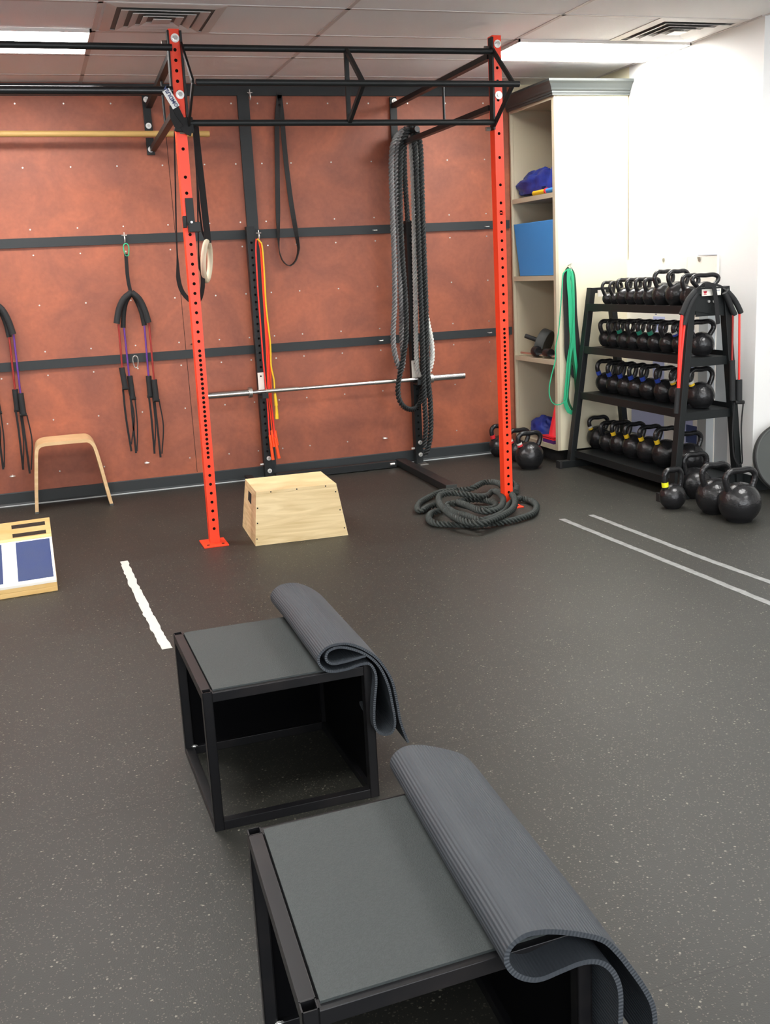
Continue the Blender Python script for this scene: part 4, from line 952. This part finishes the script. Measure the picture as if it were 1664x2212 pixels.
# ================================================================ BLACK STEEL BOXES
def steel_box(c00, c10, c01, H, label, loc):
    """c00 near-left, c10 near-right, c01 far-left floor corners"""
    A = Vector((*c00, 0)); u = Vector((*c10, 0))-A; v = Vector((*c01, 0))-A; lu, lv = u.length, v.length; u.normalize(); v.normalize()
    t = thing('steel_box', label, 'plyo box', A+u*lu/2+v*lv/2, 'black steel plyo boxes with grey rubber tops')
    P = lambda a, b, z: A+u*a+v*b+Vector((0, 0, z)); w = .026
    def bx(a0, b0, z0, a1, b1, z1): return MB().hexa([P(a0, b0, z0), P(a1, b0, z0), P(a1, b1, z0), P(a0, b1, z0), P(a0, b0, z1), P(a1, b0, z1), P(a1, b1, z1), P(a0, b1, z1)])
    for a in (0, lu-w):
        for b in (0, lv-w):
            # open-ended square tube
            m = MB(); k = .0025
            for q in ((0, 0, w, k), (0, w-k, w, w), (0, 0, k, w), (w-k, 0, w, w)): 
                mm = bx(a+q[0], b+q[1], 0, a+q[2], b+q[3], H); m.add(mm.v, mm.f)
            part('leg', m, 'boxsteel', t)
            part('leg_inside', bx(a+k, b+k, H-.03, a+w-k, b+w-k, H-.028), 'hole', t)
    for a in (0, lu-w):
        part('top_rail', bx(a, w, H-w, a+w, lv-w, H), 'boxsteel', t, bevel=.0012)
        part('bottom_rail', bx(a, w, 0, a+w, lv-w, w), 'boxsteel', t, bevel=.0012)
    for b in (0, lv-w):
        part('top_rail', bx(w, b, H-w-.004, lu-w, b+w, H-.004), 'boxsteel', t, bevel=.0012)
        part('bottom_rail', bx(w, b, .0, lu-w, b+w, w), 'boxsteel', t, bevel=.0012)
    part('top_sheet', bx(w, w, H-.012, lu-w, lv-w, H-.004), 'boxpanel', t)
    part('rubber_top', bx(w+.004, w*.55, H-.004, lu-w, lv-w*.55, H+.0005), 'pad', t, 'grey rubber top')
    part('back_panel', bx(w, lv-.012, w, lu-w, lv-.008, H-w), 'boxpanel', t)
    part('side_panel', bx(lu-.012, w, w, lu-.008, lv-w, H-w), 'boxpanel', t)
    part('weld', blob(P(w+.002, lv-w*1.1, w+.003), (.008, .005, .005), 2, .5, 8, 1), 'weld', t)
    return t
steel_box((.306, 2.582), (.776, 2.590), (.298, 3.106), .40, 'farther black steel frame box with grey rubber top and folded mat', None)
steel_box((.244, 1.255), (.716, 1.278), (.270, 1.785), .44, 'nearer black steel frame box with grey rubber top, cut off by the bottom edge', None)
# ================================================================ FOAM MATS
def sheet(name, prof, Yn, shift, y0, y1, th, label, wob, seed, taper=None, inner='mat'):
    """prof: profile points (x, z) at the near end; the mat runs from y0 to y1, drifting by shift in x per metre"""
    c = resample(spline([(a, 0, z) for a, z in prof], .004), .006); n = len(c); N = 26
    nr = []
    for i in range(n):
        d = (c[min(i+1, n-1)]-c[max(i-1, 0)]).normalized(); nr.append(Vector((-d.z, 0, d.x)))
    vs_ = []; uvs = []
    for s_ in (1, -1):
        for j in range(N+1):
            f = j/N; y = y0+(y1-y0)*f
            for i in range(n):
                p = c[i]+nr[i]*th/2*s_
                k = wob*noise.noise(Vector((i*.02, f*2.2, seed)))
                z = p.z + k*f*.6
                x = p.x + shift*(y-y0) + k
                yy = y
                if taper: yy, z = taper(i/n, f, y, z, x)
                vs_.append(Vector((x, yy, z))); uvs.append((i*.006, y))
    m = MB(); m.smooth = True; fs = []; mi = []
    B = (N+1)*n
    for j in range(N):
        for i in range(n-1):
            a = j*n+i; fs.append((a, a+1, a+n+1, a+n)); fs.append((B+a+1, B+a, B+a+n, B+a+n+1))
    for i in range(n-1):
        fs.append((i+1, i, B+i, B+i+1)); a = N*n; fs.append((a+i, a+i+1, B+a+i+1, B+a+i))
    for j in range(N):
        a = j*n; fs.append((a, a+n, B+a+n, B+a)); a += n-1; fs.append((a+n, a, B+a, B+a+n))
    m.add(vs_, fs)
    for k in range(len(fs)): m.mi[k] = 0
    k = 0
    for j in range(N):
        for i in range(n-1):
            m.mi[k] = 0; m.mi[k+1] = 1; k += 2
    o = mesh_obj(name, m, ['mat', inner])
    uvl = o.data.uv_layers.new(name='UVMap')
    for lp in o.data.loops: uvl.data[lp.index].uv = uvs[lp.vertex_index]
    o['label'] = label; o['category'] = 'mat'; o['group'] = 'grey foam mats folded over the boxes'
    return o
def pxprof(pts, Y):
    r_ = []
    for x, y in pts: p = aty(x, y, Y); r_.append((p.x, p.z))
    return r_
profA = pxprof([(790, 1417), (745, 1430), (718, 1434), (705, 1425), (709, 1408), (730, 1399), (757, 1402), (790, 1415), (818, 1440), (838, 1480), (849, 1525), (855, 1560), (850, 1580), (836, 1587), (820, 1582), (811, 1563), (811, 1520), (815, 1475), (812, 1450), (800, 1434), (780, 1436), (750, 1446), (720, 1451), (702, 1447), (689, 1433), (690, 1416), (708, 1398), (737, 1391), (760, 1393), (790, 1405), (819, 1427), (845, 1468), (858, 1520), (866, 1560), (884, 1606)], 2.56)
sheet('foam_mat', profA, 2.56, .012, 2.56, 3.17, .0068, 'grey foam mat folded over the right side of the farther box', .005, 1.3)
profB = pxprof([(1398, 2290), (1385, 2330), (1362, 2345), (1345, 2335), (1334, 2290), (1337, 2190), (1335, 2131), (1318, 2092), (1290, 2074), (1255, 2076), (1214, 2092), (1170, 2110), (1139, 2110), (1112, 2098), (1095, 2074), (1100, 2045), (1127, 2020), (1160, 2010), (1200, 2009), (1250, 2015), (1299, 2028), (1330, 2056), (1358, 2092), (1385, 2130), (1404, 2165), (1411, 2200), (1411, 2240), (1405, 2275)], 1.22)
sheet('foam_mat', profB, 1.22, .065, 1.215, 1.86, .0085, 'grey foam mat folded over the right side of the nearer box', .005, 6.1)
